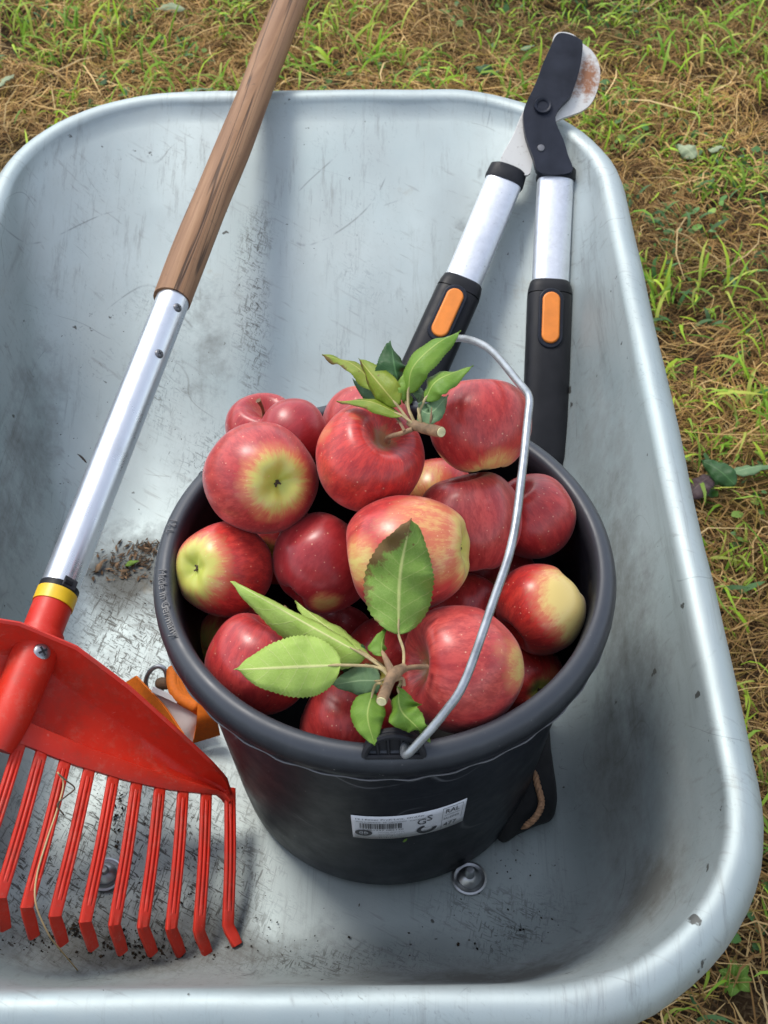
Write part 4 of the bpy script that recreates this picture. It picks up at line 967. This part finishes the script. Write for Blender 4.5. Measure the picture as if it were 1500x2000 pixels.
def screw(x, y, r, mat, par, base=.0150, head=.0035):
    p, n = on_tube(x, y, base)
    sc = lathe('screw', [(0, .0018), (r*.5, .0017), (r*.9, .0009), (r, 0), (r, -.002)], mat, par, 20, p, n)
    bm = bmesh.new(); a = n.orthogonal().normalized(); b = n.cross(a)
    for q in (a, b): add_prism(bm, [p+n*.0018+q*r*.55+q.cross(n)*r*.12, p+n*.0018-q*r*.55+q.cross(n)*r*.12, p+n*.0018-q*r*.55-q.cross(n)*r*.12, p+n*.0018+q*r*.55-q.cross(n)*r*.12], n, .0006)
    obj('cross_slot', bm, 'ink', sc, False)
screw(347, 601, .0042, 'darkmetal', RK); screw(311, 691, .0042, 'darkmetal', RK)
p, n = on_tube(137, 1139, .0150); sv = n.cross(tdir)                                     # latch window in the tube
bm = bmesh.new(); o2 = [p+sv*a+tdir*b for a, b in ((-.0058, -.0042), (.0058, -.0042), (.0058, .0042), (-.0058, .0042))]; add_prism(bm, o2, n, .0012); bevel(obj('latch_slot', bm, 'ink', RK, False), .0008)
bm = bmesh.new(); o2 = [p+sv*a+tdir*b for a, b in ((-.0052, -.0012), (.0018, -.0018), (.0018, .0020), (-.0052, .0024))]; add_prism(bm, o2, n, .0030); bevel(obj('latch_button', bm, 'black', RK, False), .0006)
# head: measured on the right half, mirrored about the tube axis
sock = [Bp+tdir*.030+nv*.004, Bp+tdir*.06+nv*.005, Bp+tdir*.095+nv*.003, Bp+tdir*.122-nv*.002]
tube('socket', spline(sock, 8), [.0165, .0168, .0168, .0165, .016, .0155, .0145, .012], 'red', RK, 28)
p, n = on_tube(82, 1273, .0205); sc = lathe('screw', [(0, .0022), (.003, .0021), (.0056, .0012), (.0066, 0), (.0066, -.004)], 'zinc', RK, 24, p, n)
bm = bmesh.new(); a_ = n.orthogonal().normalized()
for q in (a_, n.cross(a_)):
    w_ = q.cross(n)*.0008; add_prism(bm, [p+n*.0021+q*.0036+w_, p+n*.0021-q*.0036+w_, p+n*.0021-q*.0036-w_, p+n*.0021+q*.0036-w_], n, .0006)
obj('cross_slot', bm, 'ink', sc, False)
def curve_at(pix, w):
    L_ = sorted(loc(hp_(x, y)) for x, y in pix); return float(np.interp(w, [a for a, b in L_], [b for a, b in L_]))
edge_top = [(114, 1235), (194, 1294), (253, 1339), (350, 1426), (416, 1488), (444, 1519), (453, 1547)]
crease = [(90, 1300), (150, 1348), (215, 1392), (300, 1454), (392, 1517), (453, 1549)]
lowc = [(0, 1377), (62, 1409), (173, 1457), (277, 1495), (380, 1525), (453, 1550)]
beam = [(20, 1448), (59, 1461), (104, 1480), (149, 1497), (198, 1511), (243, 1525), (288, 1535), (331, 1544), (378, 1549), (423, 1553), (453, 1556)]
WMAX = loc(Rr)[0]
# cross-section across the head for a given |w|: (t, n) list
EO = (.030, .030, .029, .027, .020, .012, .003)                                           # height of the raised back edge
ET = sorted((*loc(hp_(x, y, o_)), o_) for (x, y), o_ in zip(edge_top, EO))
def section(w):
    a = abs(w); ws = [q[0] for q in ET]; e = float(np.interp(max(a, .022), ws, [q[1] for q in ET])); h = float(np.interp(a, ws, [q[2] for q in ET]))
    c = max(e+.003, curve_at(crease, a)); l = max(c+.002, curve_at(lowc, a)); b = max(l+.004, curve_at(beam, a))
    dp = min(1, (WMAX-a)/.05+.1)
    return [(e-.0008, h-.0008), (e+.0006, h), (e+.0026, h-.001), (c-.001, -.001*dp), (c+.001, -.0035*dp), ((c+l)/2, -.0055*dp), (l, -.003*dp), (l+.003, .0050), (l+(b-l)*.55, .0052), (b, .0028), (b-.0005, -.0035), (l+.004, -.004), (l, -.0085*dp), (c, -.0085*dp), (e-.0006, h-.006)]
bm = bmesh.new(); rows = []
for w_ in np.linspace(-WMAX, WMAX, 81):
    rows.append([bm.verts.new(Bp+wv*w_+tdir*t_+nv*n_) for t_, n_ in section(w_)])
for A_, B_ in zip(rows, rows[1:]):
    m = len(A_)
    for j in range(m): bm.faces.new((A_[j], B_[j], B_[(j+1) % m], A_[(j+1) % m]))
bm.faces.new(rows[0]); bm.faces.new(rows[-1][::-1])
obj('head_plate', bm, 'red', RK, 40)
TINES = [((446, 1553), (445, 1806), (463, 1846)), ((400, 1550), (388, 1816), (405, 1863)), ((355, 1546), (334, 1812), (353, 1863)), ((310, 1538), (279, 1809), (298, 1862)), ((265, 1529), (223, 1805), (239, 1860)),
         ((220, 1517), (166, 1799), (182, 1852)), ((173, 1503), (107, 1788), (123, 1843)), ((126, 1488), (52, 1771), (66, 1829)), ((80, 1470), (0, 1752), (10, 1814)), ((38, 1453), (-52, 1730), (-42, 1792))]
def tine(root, bend, tip):
    """coordinates (w, t, n) in head space"""
    P = lambda q: Bp+wv*q[0]+tdir*q[1]+nv*q[2]
    bm = bmesh.new(); C = spline([(root[0], root[1]-.006, root[2]), [(root[i]*.5+bend[i]*.5)+(.004 if i == 2 else 0) for i in range(3)], bend], 11); C = [Vector(c) for c in C]
    C += [Vector(bend)*.75+Vector(tip)*.25+Vector((0, 0, -.001)), Vector(bend)*.4+Vector(tip)*.6, Vector(tip)]
    n_ = len(C); rows = []
    for i, c in enumerate(C):
        d = (C[min(i+1, n_-1)]-C[max(i-1, 0)]); d.normalize(); sd = Vector((d.y, -d.x, 0)); sd.normalize(); up_ = sd.cross(d); up_ *= (1 if up_.z > 0 else -1)
        hw = .0046 if i < 11 else (.0047, .0046, .0042)[i-11]; th = .0026
        g_ = .0011 if 1 < i < 9 else 0.0                     # two grooves on the upper side
        pr = [(-hw, 0), (-hw*.92, th*.8), (-hw*.55, th), (-hw*.38, th-g_*1.4), (-hw*.18, th), (hw*.18, th), (hw*.38, th-g_*1.4), (hw*.55, th), (hw*.92, th*.8), (hw, 0), (hw*.8, -th), (-hw*.8, -th)]
        rows.append([bm.verts.new(P(c+sd*a+up_*b)) for a, b in pr])
    m = len(rows[0])
    for A_, B_ in zip(rows, rows[1:]):
        for j in range(m): bm.faces.new((A_[j], A_[(j+1) % m], B_[(j+1) % m], B_[j]))
    bm.faces.new(rows[0][::-1]); bm.faces.new(rows[-1])
    bevel(obj('tine', bm, 'red', RK, 35), .0007, 1, 50)
TW = []
for r_, b_, t_ in TINES:
    rr_ = (*loc(hp_(*r_)), -.0012); bb = (*loc(hp_(*b_, 0.0)), 0.0)
    off = -.017; tp_ = hp_(*t_, off)
    if tp_.z < .0045:
        tp_ = at(*t_, .0045); off = (tp_-Bp).dot(nv)
    bp_ = Bp+wv*bb[0]+tdir*bb[1]
    if bp_.z < .010:
        bp_ = at(*b_, .010); bb = (*loc(bp_), (bp_-Bp).dot(nv))
    TW.append((rr_, bb, (*loc(tp_), off)))
for k in TW: tine(*k)
for k in TW[:-1]: tine(*[(-q[0], q[1], q[2]) for q in k])

# ================================================================== LOPPERS
LPn = Vector((0, -math.sin(math.radians(29)), math.cos(math.radians(29)))); LP0 = Vector((.1, .32, .060))
LP = empty('loppers', hit(1060, 208, LP0, LPn), 'loppers with white tubes, black grips and orange buttons leaning on the far rim', 'loppers')
def lp(x, y, o=0.0): return hit(x, y, LP0+LPn*o, LPn)
Zb = lambda x, y: (780+x/3.5714, 40+y/3.5714)
blk = [(980, 1075), (930, 960), (880, 820), (862, 700), (870, 620), (920, 510), (960, 420), (1000, 310), (1050, 200), (1083, 128), (1125, 100), (1200, 115), (1262, 148), (1275, 180), (1270, 260), (1250, 370), (1215, 480), (1190, 540), (1140, 590), (1100, 640), (1085, 690), (1100, 750), (1140, 840), (1170, 940), (1197, 1070)]
wht = [(1078, 112), (1128, 86), (1210, 103), (1275, 165), (1335, 210), (1380, 280), (1400, 370), (1386, 470), (1342, 575), (1275, 635), (1190, 668), (1130, 690), (1085, 716), (1010, 790), (935, 960), (892, 1085), (700, 1015), (790, 810), (862, 640), (940, 540), (1020, 360), (1060, 200)]
def plate(name, outline, off, t, mat, par, bev=.0012):
    bm = bmesh.new(); P = smooth_closed([lp(*Zb(*q), off) for q in outline], 4); add_prism(bm, P, LPn, t); bmesh.ops.triangulate(bm, faces=[f for f in bm.faces if len(f.verts) > 4])
    return bevel(obj(name, bm, mat, par, 40), bev, 2, 55)
rc = lp(*Zb(1310, 400), .004)-LP.location
wb = plate('blade', wht, .004, .0035, mat_blade(tuple(rc)), LP)
tag(wb, 'pale steel cutting blade with rust stains')
plate('hook_blade', blk, .0105, .0075, 'coat', LP, .0022)
pv = lp(*Zb(1000, 598), .0145)
pb = lathe('pivot_bolt', [(0, .0010), (.0052, .0010), (.0058, .0022), (.0068, .0030), (.0084, .0030), (.0090, .0018), (.0090, -.002)], 'coat', LP, 32, pv, LPn)
lathe('stop_pin', [(0, .0012), (.0034, .001), (.0040, 0), (.0040, -.002)], 'darkmetal', LP, 20, lp(*Zb(988, 890), .0143), LPn)
def handle(c0, c1, c2, c3, off, wf=1.0):
    """collar top, tube top, grip top, grip end (pixels)"""
    q = [lp(x, y, off) for x, y in (c0, c1, c2, c3)]; ax = (q[3]-q[2]).normalized(); ax0 = (q[2]-q[1]).normalized(); sd = ax0.cross(LPn).normalized(); sd3 = ax.cross(LPn).normalized()
    def sweep(name, pts, hw, ht, mat, side, par, pw=2.4, seg=36):
        bm = bmesh.new(); rows = []
        for p, a, b in zip(pts, hw, ht):
            row = []; a *= wf
            for k in range(seg):
                th = 2*PI*k/seg; c, s = math.cos(th), math.sin(th); cx = math.copysign(abs(c)**(2/pw), c)*a; cy = math.copysign(abs(s)**(2/pw), s)*b; row.append(bm.verts.new(p+side*cx+LPn*cy))
            rows.append(row)
        for A_, B_ in zip(rows, rows[1:]):
            for k in range(seg): bm.faces.new((A_[k], A_[(k+1) % seg], B_[(k+1) % seg], B_[k]))
        bm.faces.new(rows[0][::-1]); bm.faces.new(rows[-1]); return obj(name, bm, mat, par, 40)
    sweep('collar', [q[0], q[0]+ax0*.002, q[1]-ax0*.001, q[1]+ax0*.0015], [.0165, .0192, .0202, .0195], [.010, .0118, .0125, .012], 'black', sd, LP)
    sweep('tube', [q[1], q[1]*.5+q[2]*.5, q[2]+ax*.03], [.0186]*3, [.0112]*3, 'alu2', sd, LP, 2.6)
    L_ = (q[3]-q[2]).length
    sweep('grip_cap', [q[2], q[2]+ax*.0015, q[2]+ax*.008, q[2]+ax*.0135], [.0185, .0202, .0217, .0222], [.0125, .0138, .0147, .0150], 'black', sd3, LP, 3.2)
    gp = sweep('grip', [q[2]+ax*.0142, q[2]+ax*.016, q[2]+ax*.10, q[2]+ax*(L_-.02), q[2]+ax*(L_-.006), q[2]+ax*L_], [.0217, .0223, .0228, .0226, .020, .012], [.0148, .0151, .0153, .0150, .013, .008], 'black', sd3, LP, 3.0)
    # oblong button in its raised surround
    def oblong(cen, hl, r): return [cen+ax*(hl if math.cos(a) > 0 else -hl)*1.0+ax*math.cos(a)*r+sd3*math.sin(a)*r for a in np.linspace(-PI/2, PI*1.5, 33)[:-1]]
    cb = q[2]+ax*.042
    bm = bmesh.new(); add_prism(bm, oblong(cb+LPn*.0152, .0185, .0122), LPn, .0030); bevel(obj('button_surround', bm, 'coat', gp, 40), .0012, 2)
    bm = bmesh.new(); add_prism(bm, oblong(cb+LPn*.0168, .0175, .0086), LPn, .0042); bevel(obj('orange_button', bm, 'orange_btn', gp, 40), .0016, 3)
handle((1088, 328), (1085, 352), (1074, 553), (1063, 935), 0.0, .98)
handle((994, 330), (984, 356), (905, 550), (762, 868), -.001)

# ================================================================== THINGS BESIDE THE BUCKET
# orange strap bundle
OS = empty('strap_bundle', at(330, 1375, 0), 'folded orange strap with white tag and steel ring left of the bucket', 'strap')
def ribbon(name, pts, wvec, mat, par, thick=.0016, n=24):
    C = spline([Vector(p) for p in pts], n); bm = bmesh.new(); W = [Vector(v) for v in wvec]; rows = []
    for i, c in enumerate(C):
        t = i/(n-1)*(len(W)-1); j = min(int(t), len(W)-2); wv_ = W[j].lerp(W[j+1], t-j); tan = (C[min(i+1, n-1)]-C[max(i-1, 0)]).normalized(); nn = tan.cross(wv_).normalized()*thick/2
        rows.append([bm.verts.new(c+wv_+nn), bm.verts.new(c+nn), bm.verts.new(c-wv_+nn), bm.verts.new(c-wv_-nn), bm.verts.new(c-nn), bm.verts.new(c+wv_-nn)])
    for A_, B_ in zip(rows, rows[1:]):
        for k in range(6): bm.faces.new((A_[k], A_[(k+1) % 6], B_[(k+1) % 6], B_[k]))
    bm.faces.new(rows[0][::-1]); bm.faces.new(rows[-1]); return obj(name, bm, mat, par, 50)
def patch(name, L, R, mat, thick=.0016, n=24):
    L = [at(*q) for q in L]; R = [at(*q) for q in R]
    return ribbon(name, [(a+b)/2 for a, b in zip(L, R)], [(b-a)/2 for a, b in zip(L, R)], mat, OS, thick, n)
patch('strap_fold', [(238, 1338, .020), (290, 1392, .020), (345, 1455, .014)], [(266, 1320, .034), (320, 1378, .034), (358, 1434, .028)], 'strap', .0022)
patch('strap_fold', [(388, 1370, .044), (384, 1410, .032), (377, 1450, .010)], [(406, 1380, .046), (422, 1400, .038), (430, 1434, .012)], 'strap', .0022)
patch('white_tag', [(296, 1358, .030), (325, 1388, .026), (352, 1428, .020), (374, 1450, .012)], [(303, 1344, .036), (344, 1368, .035), (384, 1392, .030), (385, 1422, .018)], 'paper', .0012)
patch('tag_hem', [(297, 1352, .037), (320, 1362, .038), (346, 1374, .037)], [(300, 1341, .039), (325, 1352, .040), (348, 1366, .039)], 'paper', .0022)
for i in range(5):
    bm = bmesh.new(); k_ = i*7.5
    add_tube(bm, spline([at(336+k_*.5, 1304+k_*.8, .038-i*.001), at(337+k_*.9, 1338+k_*.55, .040-i*.002), at(352+k_*.85, 1364+k_*.25, .038-i*.002), at(386+k_*.3, 1384+k_*.3, .034-i*.001)], 18), [.0035]+[.0048]*16+[.004], 10, True, .8)
    obj('strap_loop', bm, 'strap', OS)
bm = bmesh.new(); add_tube(bm, spline([at(308, 1338, .030), at(318, 1334, .034), at(330, 1342, .032)], 8), [.003, .0045, .005, .005, .005, .005, .004, .003], 10); obj('leather_bit', bm, 'twig', OS)
rc = at(305, 1328, .024); a1, a2 = cdir(.9, -.25, .1), cdir(.35, .95, .2)
bm = bmesh.new(); rp = [rc+a1*(.0085*math.cos(t))+a2*(.0125*math.sin(t)) for t in np.linspace(0, 2*PI, 40)]; add_tube(bm, rp, .0020, 10, False); obj('steel_ring', bm, 'zinc', OS)

# black pouch squeezed between bucket and wall
PC = empty('pouch', at(1040, 1570, 0), 'black ribbed fabric pouch with a tan cord wedged right of the bucket', 'pouch')
ol = [at(x, y, .004) for x, y in ((1052, 1400), (1068, 1430), (1074, 1490), (1081, 1540), (1084, 1580), (1076, 1602), (1050, 1612), (1015, 1628), (980, 1645), (955, 1600), (985, 1500))]
P = smooth_closed(ol, 5); c0 = sum(P, Vector())/len(P); bm = bmesh.new(); rows = []
for s, z in ((1.0, .001), (1.03, .006), (1.02, .014), (.95, .022), (.82, .029), (.6, .033), (.3, .035)):
    rows.append([bm.verts.new(Vector((c0.x+(p.x-c0.x)*s*(1+.03*noise.noise(p*60+Vector((0, 0, z*40)))), c0.y+(p.y-c0.y)*s, z+.003+.002*noise.noise(Vector((p.x*70, p.y*70, z*50)))))) for p in P])
for A_, B_ in zip(rows, rows[1:]):
    for k in range(len(P)): bm.faces.new((A_[k], A_[(k+1) % len(P)], B_[(k+1) % len(P)], B_[k]))
bm.faces.new(rows[0][::-1]); bm.faces.new(rows[-1])
pch = obj('fabric_body', bm, 'fabric', PC)
ribs = bmesh.new()
for i in range(7):
    y0 = 1455+i*9; add_tube(ribs, spline([at(1046-i*1.2, y0, .036), at(1060+i*.3, y0+1, .033), at(1072+i*.8, y0+4, .022)], 6), .0011, 6)
obj('knit_ribs', ribs, 'fabric', PC)
cp = spline([at(1044, 1503, .038), at(1049, 1530, .0385), at(1057, 1560, .037), at(1056, 1578, .036), at(1046, 1596, .034), at(1032, 1609, .029), at(1018, 1619, .022)], 60)
bm = bmesh.new()
for ph in (0, 2*PI/3, 4*PI/3):                                                       # three twisted strands
    pts = []
    for i, c in enumerate(cp):
        t = (cp[min(i+1, 59)]-cp[max(i-1, 0)]).normalized(); u_ = t.cross(Vector((0, 0, 1))).normalized(); v_ = t.cross(u_); a = i*.62+ph; k = min(1, i/6, (59-i)/10+.2); pts.append(c+(u_*math.cos(a)+v_*math.sin(a))*.0013*k)
    add_tube(bm, pts, [.0015*min(1, i/5+.3, (59-i)/10+.25) for i in range(60)], 7)
obj('cord', bm, 'cord', PC)

# leaf scrap stuck to the bucket
pa = math.radians(-88); c = cone(math.radians(-84.5), .104, .0012); d_ = Vector((.35, -.05, .9)).normalized()
me = leaf_mesh([c-d_*.0035, c+Vector((0, -.0006, 0)), c+d_*.0045], .0012, (0, -1, .2), fold=.2, teeth=4, wave=.1)
tag(obj('leaf_scrap', me, 'leaf_top'), 'tiny green leaf scrap stuck to the bucket below the sticker', 'leaf scrap')

# dry stalk lying across the rake tines
bm = bmesh.new(); pts = [hp_(112, 1508, .010), hp_(124, 1530, .009), hp_(112, 1580, .010), hp_(92, 1640, .011), hp_(72, 1710, .011), hp_(70, 1765, .010), hp_(95, 1825, .002), hp_(118, 1855, -.010), at(160, 1905, .010)]
add_tube(bm, spline(pts, 40), [.0007]*25+[.0006]*10+[.0005]*5, 6)
tag(obj('dry_stalk', bm, simple('dry_straw', (.55, .40, .20), .7)), 'long pale dry grass stalk lying across the rake tines', 'stalk')
bm = bmesh.new(); add_tube(bm, spline([hp_(115, 1512, .012), hp_(130, 1525, .013), hp_(146, 1540, .013), hp_(128, 1556, .012), hp_(112, 1572, .011), hp_(125, 1592, .011)], 20), .0006, 5)
tag(obj('dry_rootlet', bm, simple('dark_rootlet', (.10, .075, .05), .8)), 'thin crooked dark rootlet caught on the rake tines', 'rootlet')

# ------------------------------------------------------------------ crumbs and litter in the tray
def flakes(name, spots, mat, pal, label, cat):
    Vs, Fs, Cs = [], [], []; off = 0
    for (px, py, sx, sy, n, smin, smax, el) in spots:
        for i in range(n):
            x, y = random.gauss(px, sx), random.gauss(py, sy); c = at(x, y, .0022)
            hit_ = tray_z(c.x, c.y); c = at(x, y, max(.0015, hit_+.0018)); a = random.random()*PI; s = random.uniform(smin, smax); e = s*random.uniform(*el)
            d1 = Vector((math.cos(a), math.sin(a), random.uniform(-.25, .25))); d2 = Vector((-math.sin(a), math.cos(a), random.uniform(-.3, .3))); up_ = Vector((0, 0, e*.45))
            q = [c+d1*s, c+d2*e+d1*s*.2, c-d1*s*random.uniform(.6, 1), c-d2*e*random.uniform(.5, 1), c+up_]
            Vs += [tuple(v) for v in q]; b = off; Fs += [(b, b+1, b+4), (b+1, b+2, b+4), (b+2, b+3, b+4), (b+3, b, b+4)]; off += 5
            k = random.choice(pal); f = random.uniform(.6, 1.3); Cs += [(k[0]*f, k[1]*f, k[2]*f, 1)]*5
    me = np_mesh(name, Vs, Fs, 3); a_ = me.attributes.new('Col', 'FLOAT_COLOR', 'POINT'); a_.data.foreach_set('color', np.array(Cs, np.float32).ravel())
    return tag(obj(name, me, mat, None, False), label, cat, kind='stuff')
from mathutils.bvhtree import BVHTree
tb_ = BVHTree.FromPolygons([v.co+Vector(WB.location) for v in tray.data.vertices], [list(p.vertices) for p in tray.data.polygons])
def tray_z(x, y):
    h = tb_.ray_cast(Vector((x, y, .6)), Vector((0, 0, -1))); return h[0].z if h[0] else 0.0
flakes('soil_crumbs', [(255, 1845, 60, 20, 110, .0006, .0022, (.5, 1)), (225, 1590, 8, 40, 40, .0006, .0025, (.4, .9)), (140, 1810, 22, 12, 40, .0006, .0028, (.5, 1)), (60, 1850, 50, 18, 60, .0005, .0016, (.5, 1)), (330, 1860, 60, 12, 45, .0005, .002, (.4, 1)),
                       (1030, 1800, 30, 30, 8, .0006, .0018, (.4, 1)), (1000, 1700, 60, 60, 22, .0004, .0012, (.4, 1)), (800, 1830, 120, 35, 18, .0005, .0018, (.3, 1)), (545, 1830, 50, 30, 30, .0004, .0012, (.4, 1)), (1065, 1515, 14, 26, 10, .0006, .0014, (.5, 1)), (300, 1700, 120, 90, 120, .0004, .0012, (.3, 1)),
                       (250, 1180, 40, 60, 40, .0004, .0012, (.4, 1)), (150, 900, 30, 120, 30, .0004, .0015, (.2, .6)), (330, 760, 60, 90, 30, .0004, .0012, (.3, .8)), (600, 400, 260, 120, 26, .0005, .0012, (.2, .7))], 'litter', [(.02, .015, .010), (.035, .024, .014), (.012, .009, .006)], 'dark soil crumbs scattered over the tray floor', 'soil')
flakes('leaf_litter', [(222, 1100, 20, 16, 46, .001, .0055, (.12, .4)), (268, 1085, 20, 14, 90, .001, .006, (.10, .35)), (290, 1068, 10, 8, 60, .001, .006, (.10, .3)), (255, 1118, 28, 10, 60, .0008, .004, (.12, .5))], 'litter', [(.10, .06, .032), (.15, .09, .05), (.06, .038, .022), (.22, .14, .08), (.05, .035, .02)], 'small heap of brown leaf litter left of the bucket', 'leaf litter')
for (px, py, a, L_, hw_, mt, lb) in ((258, 1100, .4, .014, .0032, 'leaf_top', 'tiny fresh green leaf on the brown litter heap'), (195, 1105, 1.2, .016, .0028, 'twig', 'small rust-brown bark chip on the litter heap'), (160, 895, 2.3, .016, .0012, 'soil', 'thin dark splinter on the tray left of the rake tube')):
    p = at(px, py, .004); p = at(px, py, tray_z(p.x, p.y)+.004); d_ = Vector((math.cos(a), math.sin(a), 0)); me = leaf_mesh([p-d_*L_/2, p+Vector((0, 0, .002)), p+d_*L_/2], hw_, (0, 0, 1), fold=.2, teeth=5, wave=.1)
    o = obj({'leaf_top': 'leaf_scrap', 'twig': 'bark_chip', 'soil': 'wood_splinter'}[mt], me, mt); o.modifiers.new('solid', 'SOLIDIFY').thickness = .0006
    tag(o, lb, {'leaf_top': 'leaf scrap', 'twig': 'bark chip', 'soil': 'splinter'}[mt])
